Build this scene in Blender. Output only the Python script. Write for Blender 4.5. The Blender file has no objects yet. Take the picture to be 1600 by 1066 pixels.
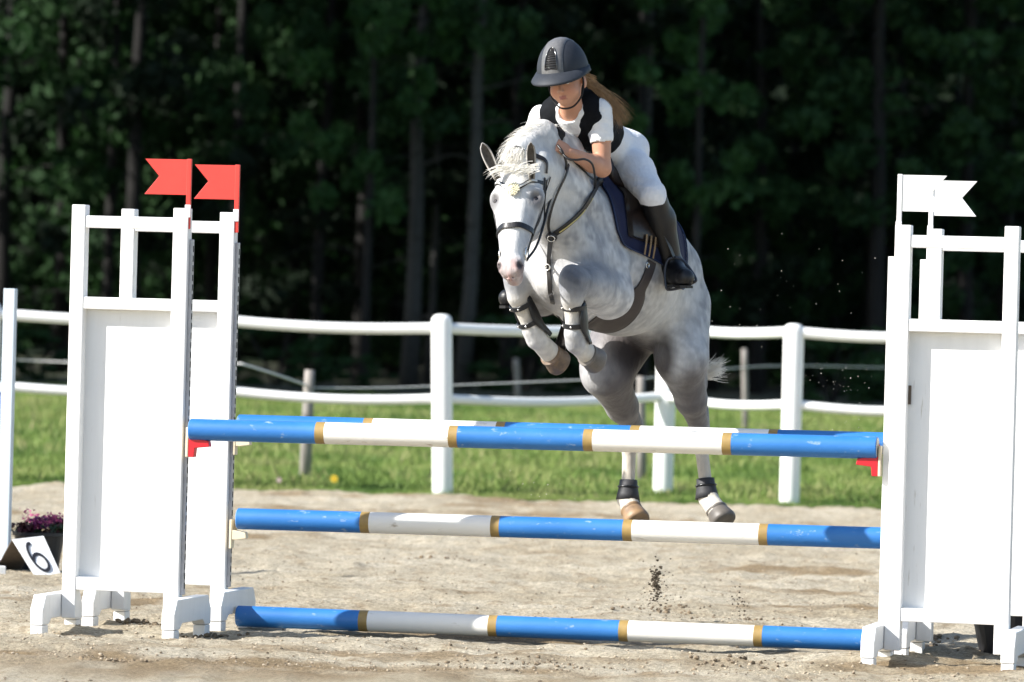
import bpy, math, random
import numpy as np
from mathutils import Vector, Matrix
from mathutils.bvhtree import BVHTree
random.seed(7); np.random.seed(7)
scene = bpy.context.scene
COL = scene.collection
R = math.radians

# ------------------------------------------------------------------ camera
FPX = 8614.0                      # focal length in photo pixels (1600 wide)
CAMZ = 1.44
cam_d = bpy.data.cameras.new('camera')
cam_d.sensor_width = 36.0
cam_d.lens = FPX / 1600 * 36
cam_d.clip_start = 0.5
cam_d.clip_end = 4000
cam_d.dof.use_dof = True
cam_d.dof.focus_distance = 24.0
cam_d.dof.aperture_fstop = 4.5
cam = bpy.data.objects.new('camera', cam_d)
COL.objects.link(cam)
CM = Matrix.Translation((0, 0, CAMZ)) @ Matrix.Rotation(R(90) - 43 / FPX, 4, 'X') @ Matrix.Rotation(0.027, 4, 'Z')
cam.matrix_world = CM
scene.camera = cam

def P(px, py, Y):
    """world point seen at photo pixel (px,py) at distance Y along world +Y"""
    d = CM.to_3x3() @ Vector(((px - 800) / FPX, (533 - py) / FPX, -1))
    return Vector((0, 0, CAMZ)) + d * (Y / d.y)

# ------------------------------------------------------------------ light
SUN_DIR = Vector((-1.92, -0.66, 1.45)).normalized()       # towards the sun
sun_el = math.asin(SUN_DIR.z)
world = bpy.data.worlds.new('World'); scene.world = world; world.use_nodes = True
nt = world.node_tree; nt.nodes.clear()
sky = nt.nodes.new('ShaderNodeTexSky'); sky.sky_type = 'NISHITA'; sky.sun_disc = False
sky.sun_elevation = sun_el
sky.sun_rotation = math.atan2(SUN_DIR.x, SUN_DIR.y)
bg = nt.nodes.new('ShaderNodeBackground'); bg.inputs['Strength'].default_value = 0.10
out = nt.nodes.new('ShaderNodeOutputWorld')
nt.links.new(sky.outputs[0], bg.inputs[0]); nt.links.new(bg.outputs[0], out.inputs[0])
sun_d = bpy.data.lights.new('sun', 'SUN'); sun_d.energy = 4.6; sun_d.angle = R(0.5); sun_d.color = (1.0, 0.965, 0.91)
sun = bpy.data.objects.new('sun', sun_d); COL.objects.link(sun)
sun.rotation_euler = SUN_DIR.to_track_quat('Z', 'Y').to_euler()
sun.location = (-30, 0, 30)
scene.view_settings.view_transform = 'Standard'
scene.view_settings.look = 'None'
scene.view_settings.gamma = 1
scene.view_settings.use_curve_mapping = False
scene.view_settings.exposure = 1.08
scene.render.engine = 'CYCLES'
scene.cycles.max_bounces = 6
scene.cycles.diffuse_bounces = 3

# ------------------------------------------------------------------ helpers
def tag(o, label=None, cat=None, group=None, kind=None):
    if label: o['label'] = label
    if cat: o['category'] = cat
    if group: o['group'] = group
    if kind: o['kind'] = kind
    return o

def empty(name, loc=(0, 0, 0), rz=0.0):
    o = bpy.data.objects.new(name, None); COL.objects.link(o)
    o.empty_display_size = 0.1
    o.location = loc; o.rotation_euler = (0, 0, rz)
    return o

bpy.context.view_layer.update()
ROOTINV = {}
def mesh_obj(name, verts, faces, mat, parent=None, smooth=False, world_coords=False, attr=None):
    """verts in the parent's local frame, or world coordinates if world_coords"""
    if world_coords and parent is not None:
        mi = rootm(parent).inverted()
        if isinstance(verts, np.ndarray):
            A = np.array(mi.to_3x3()); t = np.array(mi.translation)
            verts = verts @ A.T + t
        else:
            verts = [mi @ Vector(v) for v in verts]
    me = bpy.data.meshes.new(name)
    if isinstance(verts, np.ndarray): verts = verts.tolist()
    if isinstance(faces, np.ndarray): faces = faces.tolist()
    me.from_pydata(verts, [], faces)
    mats = mat if isinstance(mat, (list, tuple)) else [mat]
    for m in mats: me.materials.append(m)
    if smooth: me.polygons.foreach_set('use_smooth', [True] * len(me.polygons))
    me.update()
    o = bpy.data.objects.new(name, me); COL.objects.link(o)
    if parent is not None: o.parent = parent
    if attr is not None:
        for k, arr in attr.items():
            ca = me.color_attributes.new(k, 'FLOAT_COLOR', 'POINT')
            a = np.ones((len(me.vertices), 4), dtype=np.float32); a[:, :3] = arr
            ca.data.foreach_set('color', a.ravel())
    return o

def rootm(o):
    m = Matrix.LocRotScale(o.location, o.rotation_euler, o.scale)
    if o.parent: m = rootm(o.parent) @ m
    return m

def bevel(o, w=0.004, seg=2):
    b = o.modifiers.new('bevel', 'BEVEL'); b.width = w; b.segments = seg; b.limit_method = 'ANGLE'
    b.harden_normals = False
    return o

def copy_tree(o, parent=None):
    c = o.copy(); COL.objects.link(c)
    if parent: c.parent = parent
    for ch in list(o.children): copy_tree(ch, c)
    return c

class MB:
    def __init__(s): s.v = []; s.f = []
    def add(s, vs, fs):
        n = len(s.v); s.v += [tuple(v) for v in vs]; s.f += [tuple(i + n for i in f) for f in fs]; return s
    def box(s, x0, x1, y0, y1, z0, z1, M=None):
        vs = [Vector((x, y, z)) for x in (x0, x1) for y in (y0, y1) for z in (z0, z1)]
        if M is not None: vs = [M @ v for v in vs]
        return s.add(vs, [(0, 1, 3, 2), (4, 6, 7, 5), (0, 4, 5, 1), (2, 3, 7, 6), (0, 2, 6, 4), (1, 5, 7, 3)])
    def prism(s, poly, a0, a1, axis='x', M=None):
        """poly: 2D outline swept from a0 to a1 along axis"""
        n = len(poly); vs = []
        for a in (a0, a1):
            for (p, q) in poly:
                v = {'x': (a, p, q), 'y': (p, a, q), 'z': (p, q, a)}[axis]
                vs.append(M @ Vector(v) if M is not None else v)
        fs = [tuple(range(n))[::-1], tuple(range(n, 2 * n))]
        fs += [(i, (i + 1) % n, n + (i + 1) % n, n + i) for i in range(n)]
        return s.add(vs, fs)
    def tube(s, pts, rad, n=12, cap=True, flat=None):
        pts = [Vector(p) for p in pts]; k = len(pts)
        if not hasattr(rad, '__len__'): rad = [rad] * k
        up = Vector((0.13, 0.21, 0.97)); rings = []; vs = []
        t0 = (pts[1] - pts[0]).normalized(); a = t0.cross(up)
        if a.length < 0.1: a = t0.cross(Vector((1, 0, 0)))
        a.normalize()
        for i, p in enumerate(pts):
            t = (pts[min(i + 1, k - 1)] - pts[max(i - 1, 0)])
            if t.length < 1e-9: t = t0
            t.normalize(); t0 = t
            a = (a - t * a.dot(t)).normalized(); b = t.cross(a)
            for j in range(n):
                an = 2 * math.pi * j / n
                vs.append(p + (a * math.cos(an) + b * math.sin(an)) * rad[i])
        fs = [(i * n + j, i * n + (j + 1) % n, (i + 1) * n + (j + 1) % n, (i + 1) * n + j) for i in range(k - 1) for j in range(n)]
        if cap: fs += [tuple(range(n))[::-1], tuple((k - 1) * n + j for j in range(n))]
        return s.add(vs, fs)
    def lathe(s, prof, n=20, M=None, cap=True):
        vs = []; k = len(prof)
        for (r, z) in prof:
            for j in range(n):
                v = Vector((r * math.cos(2 * math.pi * j / n), r * math.sin(2 * math.pi * j / n), z))
                vs.append(M @ v if M is not None else v)
        fs = [(i * n + j, i * n + (j + 1) % n, (i + 1) * n + (j + 1) % n, (i + 1) * n + j) for i in range(k - 1) for j in range(n)]
        if cap: fs += [tuple(range(n))[::-1], tuple((k - 1) * n + j for j in range(n))]
        return s.add(vs, fs)
    def sphere(s, c, r, n=12, m=8, M=None):
        if not hasattr(r, '__len__'): r = (r, r, r)
        vs = []
        for i in range(m + 1):
            th = math.pi * i / m
            for j in range(n):
                ph = 2 * math.pi * j / n
                v = Vector((r[0] * math.sin(th) * math.cos(ph), r[1] * math.sin(th) * math.sin(ph), r[2] * math.cos(th)))
                v = (M @ v if M is not None else v) + Vector(c)
                vs.append(v)
        fs = [(i * n + j, (i + 1) * n + j, (i + 1) * n + (j + 1) % n, i * n + (j + 1) % n) for i in range(m) for j in range(n)]
        return s.add(vs, fs)
    def build(s, name, mat, parent=None, smooth=False, world_coords=False):
        return mesh_obj(name, s.v, s.f, mat, parent, smooth, world_coords)

def catmull(pts, sub=6):
    pts = [Vector(p) for p in pts]
    if len(pts) < 3:
        return [pts[0].lerp(pts[-1], i / sub) for i in range(sub + 1)]
    q = [2 * pts[0] - pts[1]] + pts + [2 * pts[-1] - pts[-2]]
    o = []
    for i in range(1, len(q) - 2):
        for j in range(sub):
            t = j / sub
            a, b, c, d = q[i - 1], q[i], q[i + 1], q[i + 2]
            o.append(0.5 * ((2 * b) + (c - a) * t + (2 * a - 5 * b + 4 * c - d) * t * t + (3 * b - a - 3 * c + d) * t ** 3))
    o.append(pts[-1]); return o

# numpy value noise
class VN:
    def __init__(s, seed):
        s.t = np.random.RandomState(seed).rand(256, 256).astype(np.float32)
    def __call__(s, x, y):
        xi = np.floor(x).astype(int); yi = np.floor(y).astype(int)
        fx = x - xi; fy = y - yi; fx = fx * fx * (3 - 2 * fx); fy = fy * fy * (3 - 2 * fy)
        g = lambda a, b: s.t[a % 256, b % 256]
        return (g(xi, yi) * (1 - fx) + g(xi + 1, yi) * fx) * (1 - fy) + (g(xi, yi + 1) * (1 - fx) + g(xi + 1, yi + 1) * fx) * fy - 0.5

# ------------------------------------------------------------------ materials
def M_(name, col=(0.5, 0.5, 0.5), rough=0.6, metal=0.0, var=0.0, vscale=8.0, bump=0.0, bscale=60.0, col2=None,
       spec=0.5, sheen=0.0, sss=0.0, bump2=None, attr=None, stretch=(1, 1, 1), trans=0.0, dirt=None, coat=0.0, detail=6.0):
    m = bpy.data.materials.new(name); m.use_nodes = True
    N = m.node_tree.nodes; L = m.node_tree.links
    b = N['Principled BSDF']
    b.inputs['Roughness'].default_value = rough; b.inputs['Metallic'].default_value = metal
    b.inputs['Specular IOR Level'].default_value = spec
    b.inputs['Base Color'].default_value = (*col, 1)
    if sheen: b.inputs['Sheen Weight'].default_value = sheen
    if coat: b.inputs['Coat Weight'].default_value = coat
    if sss:
        b.inputs['Subsurface Weight'].default_value = sss
        b.inputs['Subsurface Radius'].default_value = (0.012, 0.005, 0.003); b.inputs['Subsurface Scale'].default_value = 1.0
    tc = N.new('ShaderNodeTexCoord'); mp = N.new('ShaderNodeMapping'); mp.inputs['Scale'].default_value = stretch
    oi = N.new('ShaderNodeObjectInfo'); om = N.new('ShaderNodeVectorMath'); om.operation = 'SCALE'; om.inputs[0].default_value = (31, 17, 23); L.new(oi.outputs['Random'], om.inputs['Scale'])
    L.new(om.outputs[0], mp.inputs['Location'])
    L.new(tc.outputs['Object'], mp.inputs['Vector'])
    def noise(sc, det=detail):
        n = N.new('ShaderNodeTexNoise'); n.inputs['Scale'].default_value = sc; n.inputs['Detail'].default_value = det
        n.inputs['Roughness'].default_value = 0.6
        L.new(mp.outputs[0], n.inputs['Vector']); return n
    src = None
    if attr:
        a = N.new('ShaderNodeVertexColor'); a.layer_name = attr; src = a.outputs['Color']
    if var or col2:
        n = noise(vscale)
        rp = N.new('ShaderNodeMapRange'); rp.inputs['From Min'].default_value = 0.35; rp.inputs['From Max'].default_value = 0.65
        L.new(n.outputs['Fac'], rp.inputs['Value'])
        mx = N.new('ShaderNodeMix'); mx.data_type = 'RGBA'
        L.new(rp.outputs[0], mx.inputs['Factor'])
        c2 = col2 if col2 else tuple(min(1, c * (1 + var)) for c in col)
        c1 = col if col2 else tuple(c * (1 - var) for c in col)
        if src is None:
            mx.inputs['A'].default_value = (*c1, 1); mx.inputs['B'].default_value = (*c2, 1)
        else:
            mx.blend_type = 'MULTIPLY'; mx.inputs['Factor'].default_value = 1
            L.new(src, mx.inputs['A'])
            r2 = N.new('ShaderNodeMapRange'); r2.inputs['From Min'].default_value = 0.3; r2.inputs['From Max'].default_value = 0.7
            r2.inputs['To Min'].default_value = 1 - var; r2.inputs['To Max'].default_value = 1 + var
            L.new(n.outputs['Fac'], r2.inputs['Value'])
            for l in list(mx.inputs['Factor'].links): L.remove(l)
            mx.inputs['Factor'].default_value = 1
            cb = N.new('ShaderNodeCombineColor')
            for k in range(3): L.new(r2.outputs[0], cb.inputs[k])
            L.new(cb.outputs[0], mx.inputs['B'])
        src = mx.outputs['Result']
    if dirt:
        dcol, dsc, thr = dirt
        n = noise(dsc, 8)
        rp = N.new('ShaderNodeMapRange'); rp.inputs['From Min'].default_value = thr; rp.inputs['From Max'].default_value = thr + 0.12
        L.new(n.outputs['Fac'], rp.inputs['Value'])
        mx = N.new('ShaderNodeMix'); mx.data_type = 'RGBA'; L.new(rp.outputs[0], mx.inputs['Factor'])
        if src is not None: L.new(src, mx.inputs['A'])
        else: mx.inputs['A'].default_value = (*col, 1)
        mx.inputs['B'].default_value = (*dcol, 1); src = mx.outputs['Result']
    if src is not None: L.new(src, b.inputs['Base Color'])
    if bump:
        n = noise(bscale); bp = N.new('ShaderNodeBump'); bp.inputs['Strength'].default_value = 1.0
        bp.inputs['Distance'].default_value = bump; L.new(n.outputs['Fac'], bp.inputs['Height']); L.new(bp.outputs[0], b.inputs['Normal'])
    if bump2:
        n = noise(bump2[1], 3); b2 = N.new('ShaderNodeBump'); b2.inputs['Distance'].default_value = bump2[0]; L.new(n.outputs['Fac'], b2.inputs['Height'])
        if b.inputs['Normal'].links: L.new(b.inputs['Normal'].links[0].from_socket, b2.inputs['Normal'])
        L.new(b2.outputs[0], b.inputs['Normal'])
    if trans:
        t = N.new('ShaderNodeBsdfTranslucent'); ms = N.new('ShaderNodeMixShader'); ms.inputs[0].default_value = trans
        if src is not None: L.new(src, t.inputs['Color'])
        else: t.inputs['Color'].default_value = (*col, 1)
        L.new(b.outputs[0], ms.inputs[1]); L.new(t.outputs[0], ms.inputs[2])
        L.new(ms.outputs[0], N['Material Output'].inputs['Surface'])
    return m

MAT = dict(
    wing=M_('white_wood_paint', (0.80, 0.80, 0.79), 0.45, var=0.03, vscale=3, bump=0.0006, bscale=30, stretch=(6, 6, 0.6), dirt=((0.40, 0.36, 0.30), 7, 0.655)),
    blue=M_('blue_pole_paint', (0.016, 0.140, 0.42), 0.46, col2=(0.030, 0.175, 0.48), vscale=5, bump=0.0008, bscale=40, stretch=(.55, 1, 1), dirt=((0.26, 0.36, 0.50), 30, 0.61)),
    gold=M_('gold_pole_paint', (0.30, 0.20, 0.065), 0.5, var=0.12, vscale=20, dirt=((0.2, 0.15, 0.08), 30, 0.68)),
    white=M_('white_pole_paint', (0.80, 0.78, 0.73), 0.45, var=0.04, vscale=5, bump=0.0008, bscale=40, stretch=(.35, 1, 1), dirt=((0.34, 0.28, 0.21), 30, 0.625)),
    pole_end=M_('pole_end_wood', (0.45, 0.42, 0.36), 0.8, var=0.2, vscale=60),
    red=M_('red_flag_paint', (0.72, 0.045, 0.032), 0.45, var=0.06, vscale=10),
    redcup=M_('red_plastic', (0.55, 0.015, 0.025), 0.35),
    cream=M_('cream_plastic', (0.72, 0.62, 0.44), 0.5, var=0.06, vscale=20),
    alu=M_('galvanised_track', (0.42, 0.42, 0.45), 0.42, metal=0.6, var=0.12, vscale=25),
    slot=M_('dark_slot', (0.012, 0.012, 0.013), 0.9),
    pvc=M_('white_fence_plastic', (0.80, 0.81, 0.79), 0.35, var=0.03, vscale=2, dirt=((0.35, 0.42, 0.25), 3.5, 0.70)),
    greywood=M_('weathered_grey_wood', (0.24, 0.22, 0.20), 0.9, var=0.3, vscale=6, bump=0.004, bscale=20, stretch=(4, 4, 0.7)),
    wire=M_('white_fence_tape', (0.6, 0.6, 0.6), 0.6),
    black=M_('black_plastic', (0.012, 0.012, 0.014), 0.5, var=0.2, vscale=10),
    bluepanel=M_('dark_blue_board', (0.01, 0.06, 0.30), 0.5, var=0.08, vscale=4),
    palewood=M_('pale_blue_white_paint', (0.55, 0.62, 0.68), 0.5, var=0.05, vscale=5),
    sign=M_('white_number_board', (0.78, 0.79, 0.80), 0.4, var=0.03, vscale=20),
    ink=M_('black_number_ink', (0.02, 0.02, 0.025), 0.4),
    chip_and_shade=M_('brown_chip_and_board_shade', (0.10, 0.075, 0.055), 0.8, var=0.2, vscale=10),
)
# ------------------------------------------------------------------ ground
def sand_mat():
    m = bpy.data.materials.new('riding_arena_sand'); m.use_nodes = True
    N = m.node_tree.nodes; L = m.node_tree.links; b = N['Principled BSDF']; b.inputs['Roughness'].default_value = 0.95
    b.inputs['Specular IOR Level'].default_value = 0.15
    tc = N.new('ShaderNodeTexCoord')
    def noise(sc, det=8, rough=0.65):
        n = N.new('ShaderNodeTexNoise'); n.inputs['Scale'].default_value = sc; n.inputs['Detail'].default_value = det
        n.inputs['Roughness'].default_value = rough; L.new(tc.outputs['Object'], n.inputs['Vector']); return n
    def ramp(n, a, b_, lo=0.0, hi=1.0):
        r = N.new('ShaderNodeMapRange'); r.inputs['From Min'].default_value = a; r.inputs['From Max'].default_value = b_
        r.inputs['To Min'].default_value = lo; r.inputs['To Max'].default_value = hi
        L.new(n.outputs['Fac'], r.inputs['Value']); return r.outputs[0]
    def mix(f, a, b_):
        x = N.new('ShaderNodeMix'); x.data_type = 'RGBA'; L.new(f, x.inputs['Factor'])
        for k, v in (('A', a), ('B', b_)):
            if isinstance(v, tuple): x.inputs[k].default_value = (*v, 1)
            else: L.new(v, x.inputs[k])
        return x.outputs['Result']
    big = ramp(noise(0.9, 5), 0.38, 0.62); med = ramp(noise(5.5, 6), 0.52, 0.70); fine = ramp(noise(48, 8, 0.9), 0.40, 0.60)
    spots = ramp(noise(18, 7, 0.85), 0.54, 0.68)
    a = N.new('ShaderNodeVertexColor'); a.layer_name = 'damp'
    c = mix(big, (0.45, 0.385, 0.275), (0.57, 0.51, 0.395))
    c = mix(med, c, (0.35, 0.275, 0.18))
    c = mix(a.outputs['Color'], c, (0.30, 0.225, 0.135))
    f2 = N.new('ShaderNodeMath'); f2.operation = 'MULTIPLY'; f2.inputs[1].default_value = 0.7; L.new(spots, f2.inputs[0])
    c = mix(f2.outputs[0], c, (0.19, 0.145, 0.09))
    hs = N.new('ShaderNodeMix'); hs.data_type = 'RGBA'; hs.blend_type = 'MULTIPLY'; hs.inputs['Factor'].default_value = 1
    gr = N.new('ShaderNodeMapRange'); gr.inputs['To Min'].default_value = 0.50; gr.inputs['To Max'].default_value = 1.30
    L.new(fine, gr.inputs['Value']); cb = N.new('ShaderNodeCombineColor')
    for k in range(3): L.new(gr.outputs[0], cb.inputs[k])
    L.new(c, hs.inputs['A']); L.new(cb.outputs[0], hs.inputs['B']); L.new(hs.outputs['Result'], b.inputs['Base Color'])
    bp = N.new('ShaderNodeBump'); bp.inputs['Distance'].default_value = 0.022; bp.inputs['Strength'].default_value = 1
    bn = noise(38, 10, 0.82); L.new(bn.outputs['Fac'], bp.inputs['Height']); L.new(bp.outputs[0], b.inputs['Normal'])
    return m

ground_m = M_('forest_meadow_soil', (0.035, 0.045, 0.018), 0.95, var=0.4, vscale=0.5)
MB().add([(-900, -30, -0.12), (900, -30, -0.12), (900, 3000, -0.12), (-900, 3000, -0.12)], [(0, 1, 2, 3)])
g = mesh_obj('ground', [(-900, -30, -0.12), (900, -30, -0.12), (900, 3000, -0.12), (-900, 3000, -0.12)], [(0, 1, 2, 3)], ground_m)
tag(g, kind='structure')

# sand: fine grid where the camera looks, coarse round it
n1, n2, n3, n4 = VN(1), VN(2), VN(3), VN(4)
def sand_h(x, y):
    h = 0.030 * n1(x * 1.1, y * 1.6) + 0.034 * n2(x * 3.1 + 7, y * 4.2) + 0.022 * n3(x * 8.3, y * 9.1 + 3) + 0.014 * n4(x * 19, y * 17) + 0.007 * n2(x * 41, y * 39)
    r = n4(x * 0.8 + 0.2 * y, y * 2.7 + 11)
    h = h + 0.020 * np.clip(r * 3, -0.2, 1) + 0.03 * np.clip(n3(x * 2.3 + 5, y * 2.9) - 0.25, 0, 1) * 4 * (0.5 + n1(x * 14, y * 14))
    return h * 0.95
xs = np.concatenate([np.linspace(-30, -4.2, 30), np.linspace(-4.15, 4.4, 300), np.linspace(4.5, 30, 30)])
ys = np.concatenate([np.linspace(5, 22, 30), np.linspace(22.1, 32, 420), np.linspace(32.04, 43.35, 260)])
X, Yg = np.meshgrid(xs, ys)
Z = sand_h(X, Yg)
edge = 43.0 + 0.5 * n1(X * 0.9, X * 0) + 0.25 * n2(X * 3.3, X * 0)
Z = np.where(Yg > edge, np.minimum(Z, -0.02), Z)
Z = Z - 0.012
vs = np.stack([X.ravel(), Yg.ravel(), Z.ravel()], 1)
nx, ny = len(xs), len(ys)
idx = np.arange(nx * ny).reshape(ny, nx)
fs = np.stack([idx[:-1, :-1].ravel(), idx[:-1, 1:].ravel(), idx[1:, 1:].ravel(), idx[1:, :-1].ravel()], 1)
dm = np.clip((n3(X * 0.55 + 9, Yg * 1.3) + 0.35 * n4(X * 5, Yg * 5)) * 5 - 1.2, 0, 1)
dm = np.maximum(dm, np.clip(1.4 - np.hypot((X - 0.0) / 1.4, (Yg - 23.15) / 0.28) + 0.8 * n4(X * 9, Yg * 9), 0, 1) * 0.9).ravel()
sand = mesh_obj('sand_arena', vs, fs, sand_mat(), smooth=True, attr={'damp': np.repeat(dm[:, None], 3, 1)})
tag(sand, kind='structure')

# loose clods on the sand
def rock(mb, c, r, rs):
    n = 5
    pts = []
    for i in range(12):
        ph = i * 2.399; z = 1 - 2 * (i + .5) / 12; q = math.sqrt(1 - z * z)
        k = r * rs.uniform(0.6, 1.25); pts.append((c[0] + q * math.cos(ph) * k, c[1] + q * math.sin(ph) * k, c[2] + z * k * 0.7))
    mb.append(pts)
rs = random.Random(3)
import bmesh
def rocks_obj(name, specs, mat):
    # one icosahedron-like clod per spec, joined into a single mesh
    t = (1 + 5 ** .5) / 2
    base = [Vector(v).normalized() for v in ((-1, t, 0), (1, t, 0), (-1, -t, 0), (1, -t, 0), (0, -1, t), (0, 1, t), (0, -1, -t), (0, 1, -t), (t, 0, -1), (t, 0, 1), (-t, 0, -1), (-t, 0, 1))]
    ff = [(0, 11, 5), (0, 5, 1), (0, 1, 7), (0, 7, 10), (0, 10, 11), (1, 5, 9), (5, 11, 4), (11, 10, 2), (10, 7, 6), (7, 1, 8), (3, 9, 4), (3, 4, 2), (3, 2, 6), (3, 6, 8), (3, 8, 9), (4, 9, 5), (2, 4, 11), (6, 2, 10), (8, 6, 7), (9, 8, 1)]
    v = []; f = []
    for (c, r) in specs:
        n = len(v)
        for q in base:
            k = r * rs.uniform(0.6, 1.2); v.append((c[0] + q.x * k, c[1] + q.y * k, c[2] + q.z * k * .75))
        f += [(a + n, b + n, c_ + n) for (a, b, c_) in ff]
    return mesh_obj(name, v, f, mat)
clod_m = M_('sand_clods', (0.36, 0.30, 0.22), 0.95, var=0.35, vscale=3)
dark_clod_m = M_('damp_soil_clods', (0.17, 0.13, 0.085), 0.95, var=0.4, vscale=3)
sp = []; sp2 = []
for i in range(14000):
    y = 22.3 + 14 * rs.random() ** 1.5; x = rs.uniform(-0.1, 0.1) * y * 1.03
    r = 0.002 + 0.007 * rs.random() ** 4
    z = float(sand_h(np.array([x]), np.array([y]))[0]) - 0.012
    (sp if rs.random() < .72 else sp2).append(((x, y, z + r * .3), r))
def clump(px, py, n, s, rr=0.02):
    c = P(px, py, 20); d = (c - Vector((0, 0, CAMZ))); t = CAMZ / -d.z; c = Vector((0, 0, CAMZ)) + d * t
    for i in range(n):
        x = c.x + rs.gauss(0, s); y = c.y + rs.gauss(0, s * .8)
        z = float(sand_h(np.array([x]), np.array([y]))[0]) - 0.012
        r = rs.uniform(.3, 1) ** 2 * rr; sp2.append(((x, y, z + r * .4), r))
for (px, py, n, s, rr) in ((215, 975, 60, .07, .02), (330, 990, 40, .07, .018), (1390, 1010, 90, .1, .02), (1440, 990, 50, .07, .02), (190, 1030, 50, .08, .014), (690, 877, 30, .1, .018), (1035, 955, 60, .12, .014),
                           (1150, 965, 50, .12, .014), (860, 1040, 90, .22, .013), (1150, 1040, 60, .15, .014), (1010, 820, 30, .12, .014), (30, 1060, 40, .15, .013), (1180, 815, 30, .15, .015)):
    clump(px, py, n, s, rr)
tag(rocks_obj('sand_clods', sp, clod_m), 'small loose sand clods scattered over the arena', 'sand clods', kind='stuff')
tag(rocks_obj('soil_clods', sp2, dark_clod_m), 'small dark damp soil crumbs on the arena sand', 'soil crumbs', kind='stuff')

# ------------------------------------------------------------------ meadow
def grass_mat(name, stops, rough=.6, trans=.3, sc=.55):
    m = bpy.data.materials.new(name); m.use_nodes = True; N = m.node_tree.nodes; L = m.node_tree.links; b = N['Principled BSDF']
    b.inputs['Roughness'].default_value = rough; b.inputs['Specular IOR Level'].default_value = .3
    tc = N.new('ShaderNodeTexCoord'); mp = N.new('ShaderNodeMapping'); mp.inputs['Scale'].default_value = (1, .45, 1); L.new(tc.outputs['Object'], mp.inputs['Vector'])
    n = N.new('ShaderNodeTexNoise'); n.inputs['Scale'].default_value = sc; n.inputs['Detail'].default_value = 9; n.inputs['Roughness'].default_value = .72; L.new(mp.outputs[0], n.inputs['Vector'])
    r = N.new('ShaderNodeValToRGB'); L.new(n.outputs['Fac'], r.inputs[0]); cr = r.color_ramp
    while len(cr.elements) < len(stops): cr.elements.new(.5)
    for e_, (p_, c_) in zip(cr.elements, stops): e_.position = p_; e_.color = (*c_, 1)
    L.new(r.outputs[0], b.inputs['Base Color']); t = N.new('ShaderNodeBsdfTranslucent'); ms = N.new('ShaderNodeMixShader'); ms.inputs[0].default_value = trans
    L.new(r.outputs[0], t.inputs['Color']); L.new(b.outputs[0], ms.inputs[1]); L.new(t.outputs[0], ms.inputs[2]); L.new(ms.outputs[0], N['Material Output'].inputs['Surface'])
    return m
def grass_base_mat():
    return M_('meadow_soil', (0.06, 0.10, 0.02), 0.95, col2=(0.12, 0.20, 0.035), vscale=1.4, stretch=(1, 0.5, 1))
gm = grass_base_mat()
xs = np.linspace(-14, 14, 90); ys = np.linspace(42.9, 92, 160)
X, Yg = np.meshgrid(xs, ys); Zm = 0.0 + 0.12 * n1(X * 0.4, Yg * 0.3) * np.clip((Yg - 44) / 5, 0, 1) - 0.1 * (Yg < 43.02)
vs = np.stack([X.ravel(), Yg.ravel(), Zm.ravel()], 1); nx, ny = 90, 160
idx = np.arange(nx * ny).reshape(ny, nx)
fs = np.stack([idx[:-1, :-1].ravel(), idx[:-1, 1:].ravel(), idx[1:, 1:].ravel(), idx[1:, :-1].ravel()], 1)
tag(mesh_obj('meadow', vs, fs, gm, smooth=True), kind='structure')
def meadow_z(x, y): return 0.0 + 0.12 * n1(x * 0.4, y * 0.3) * np.clip((y - 44) / 5, 0, 1)

def blades(name, n, y0, y1, power, hlo, hhi, mat, label, wfac=1.0, xr=1.0, clump_thr=None, seed=5):
    g = np.random.RandomState(seed)
    y = y0 + (y1 - y0) * g.rand(n) ** power
    x = (g.rand(n) * 2 - 1) * 0.102 * y * xr
    if y0 < 44:
        e = 43.0 + 0.5 * n1(x * 0.9, x * 0) + 0.25 * n2(x * 3.3, x * 0)
        y = np.maximum(y, e + 0.25 * g.rand(n) ** 3)
    if clump_thr is not None:
        k = (n3(x * 0.9 + 3, y * 0.35) + 0.5 * n4(x * 4, y * 1.5)) > clump_thr
        x = x[k]; y = y[k]; n = len(x)
    h = (hlo + (hhi - hlo) * g.rand(n) ** 2) * (0.75 + 0.9 * (n2(x * 1.7, y * 0.9) + .3))
    e = 43.0 + 0.5 * n1(x * 0.9, x * 0) + 0.25 * n2(x * 3.3, x * 0)
    if y0 < 44: h = h * np.clip((y - e) / 1.6, 0, 1) ** .6 + .02
    w = (0.004 + 0.006 * g.rand(n)) * wfac * (y / 44)
    a = g.rand(n) * math.pi; dx = np.cos(a) * w; dy = np.sin(a) * w
    lx = (g.rand(n) - .5) * h * 0.9; ly = (g.rand(n) - .5) * h * 0.7
    z = meadow_z(x, y) - 0.02
    v = np.empty((n, 4, 3))
    v[:, 0] = np.stack([x - dx, y - dy, z], 1); v[:, 1] = np.stack([x + dx, y + dy, z], 1)
    v[:, 2] = np.stack([x + dx * .7 + lx * .35, y + dy * .7 + ly * .35, z + h * .6], 1)
    v[:, 3] = np.stack([x + lx, y + ly, z + h], 1)
    base = np.arange(n)[:, None] * 4
    f = np.concatenate([base + np.array([[0, 1, 2]]), base + np.array([[0, 2, 3]])])
    o = mesh_obj(name, v.reshape(-1, 3), f, mat); tag(o, label, 'grass', kind='stuff'); return o
grass_a = grass_mat('meadow_grass_blades', [(.28, (.030, .075, .014)), (.40, (.085, .155, .028)), (.49, (.16, .235, .05)), (.58, (.24, .28, .085)), (.70, (.28, .26, .13))])
grass_b = grass_mat('pale_grass_blades', [(.35, (.14, .18, .05)), (.5, (.24, .27, .09)), (.65, (.34, .30, .16))], sc=1.4)
blades('meadow_grass', 420000, 42.95, 92, 2.2, 0.03, 0.095, grass_a, 'lush short green meadow grass behind the sand arena', .9, 1.5)
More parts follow.
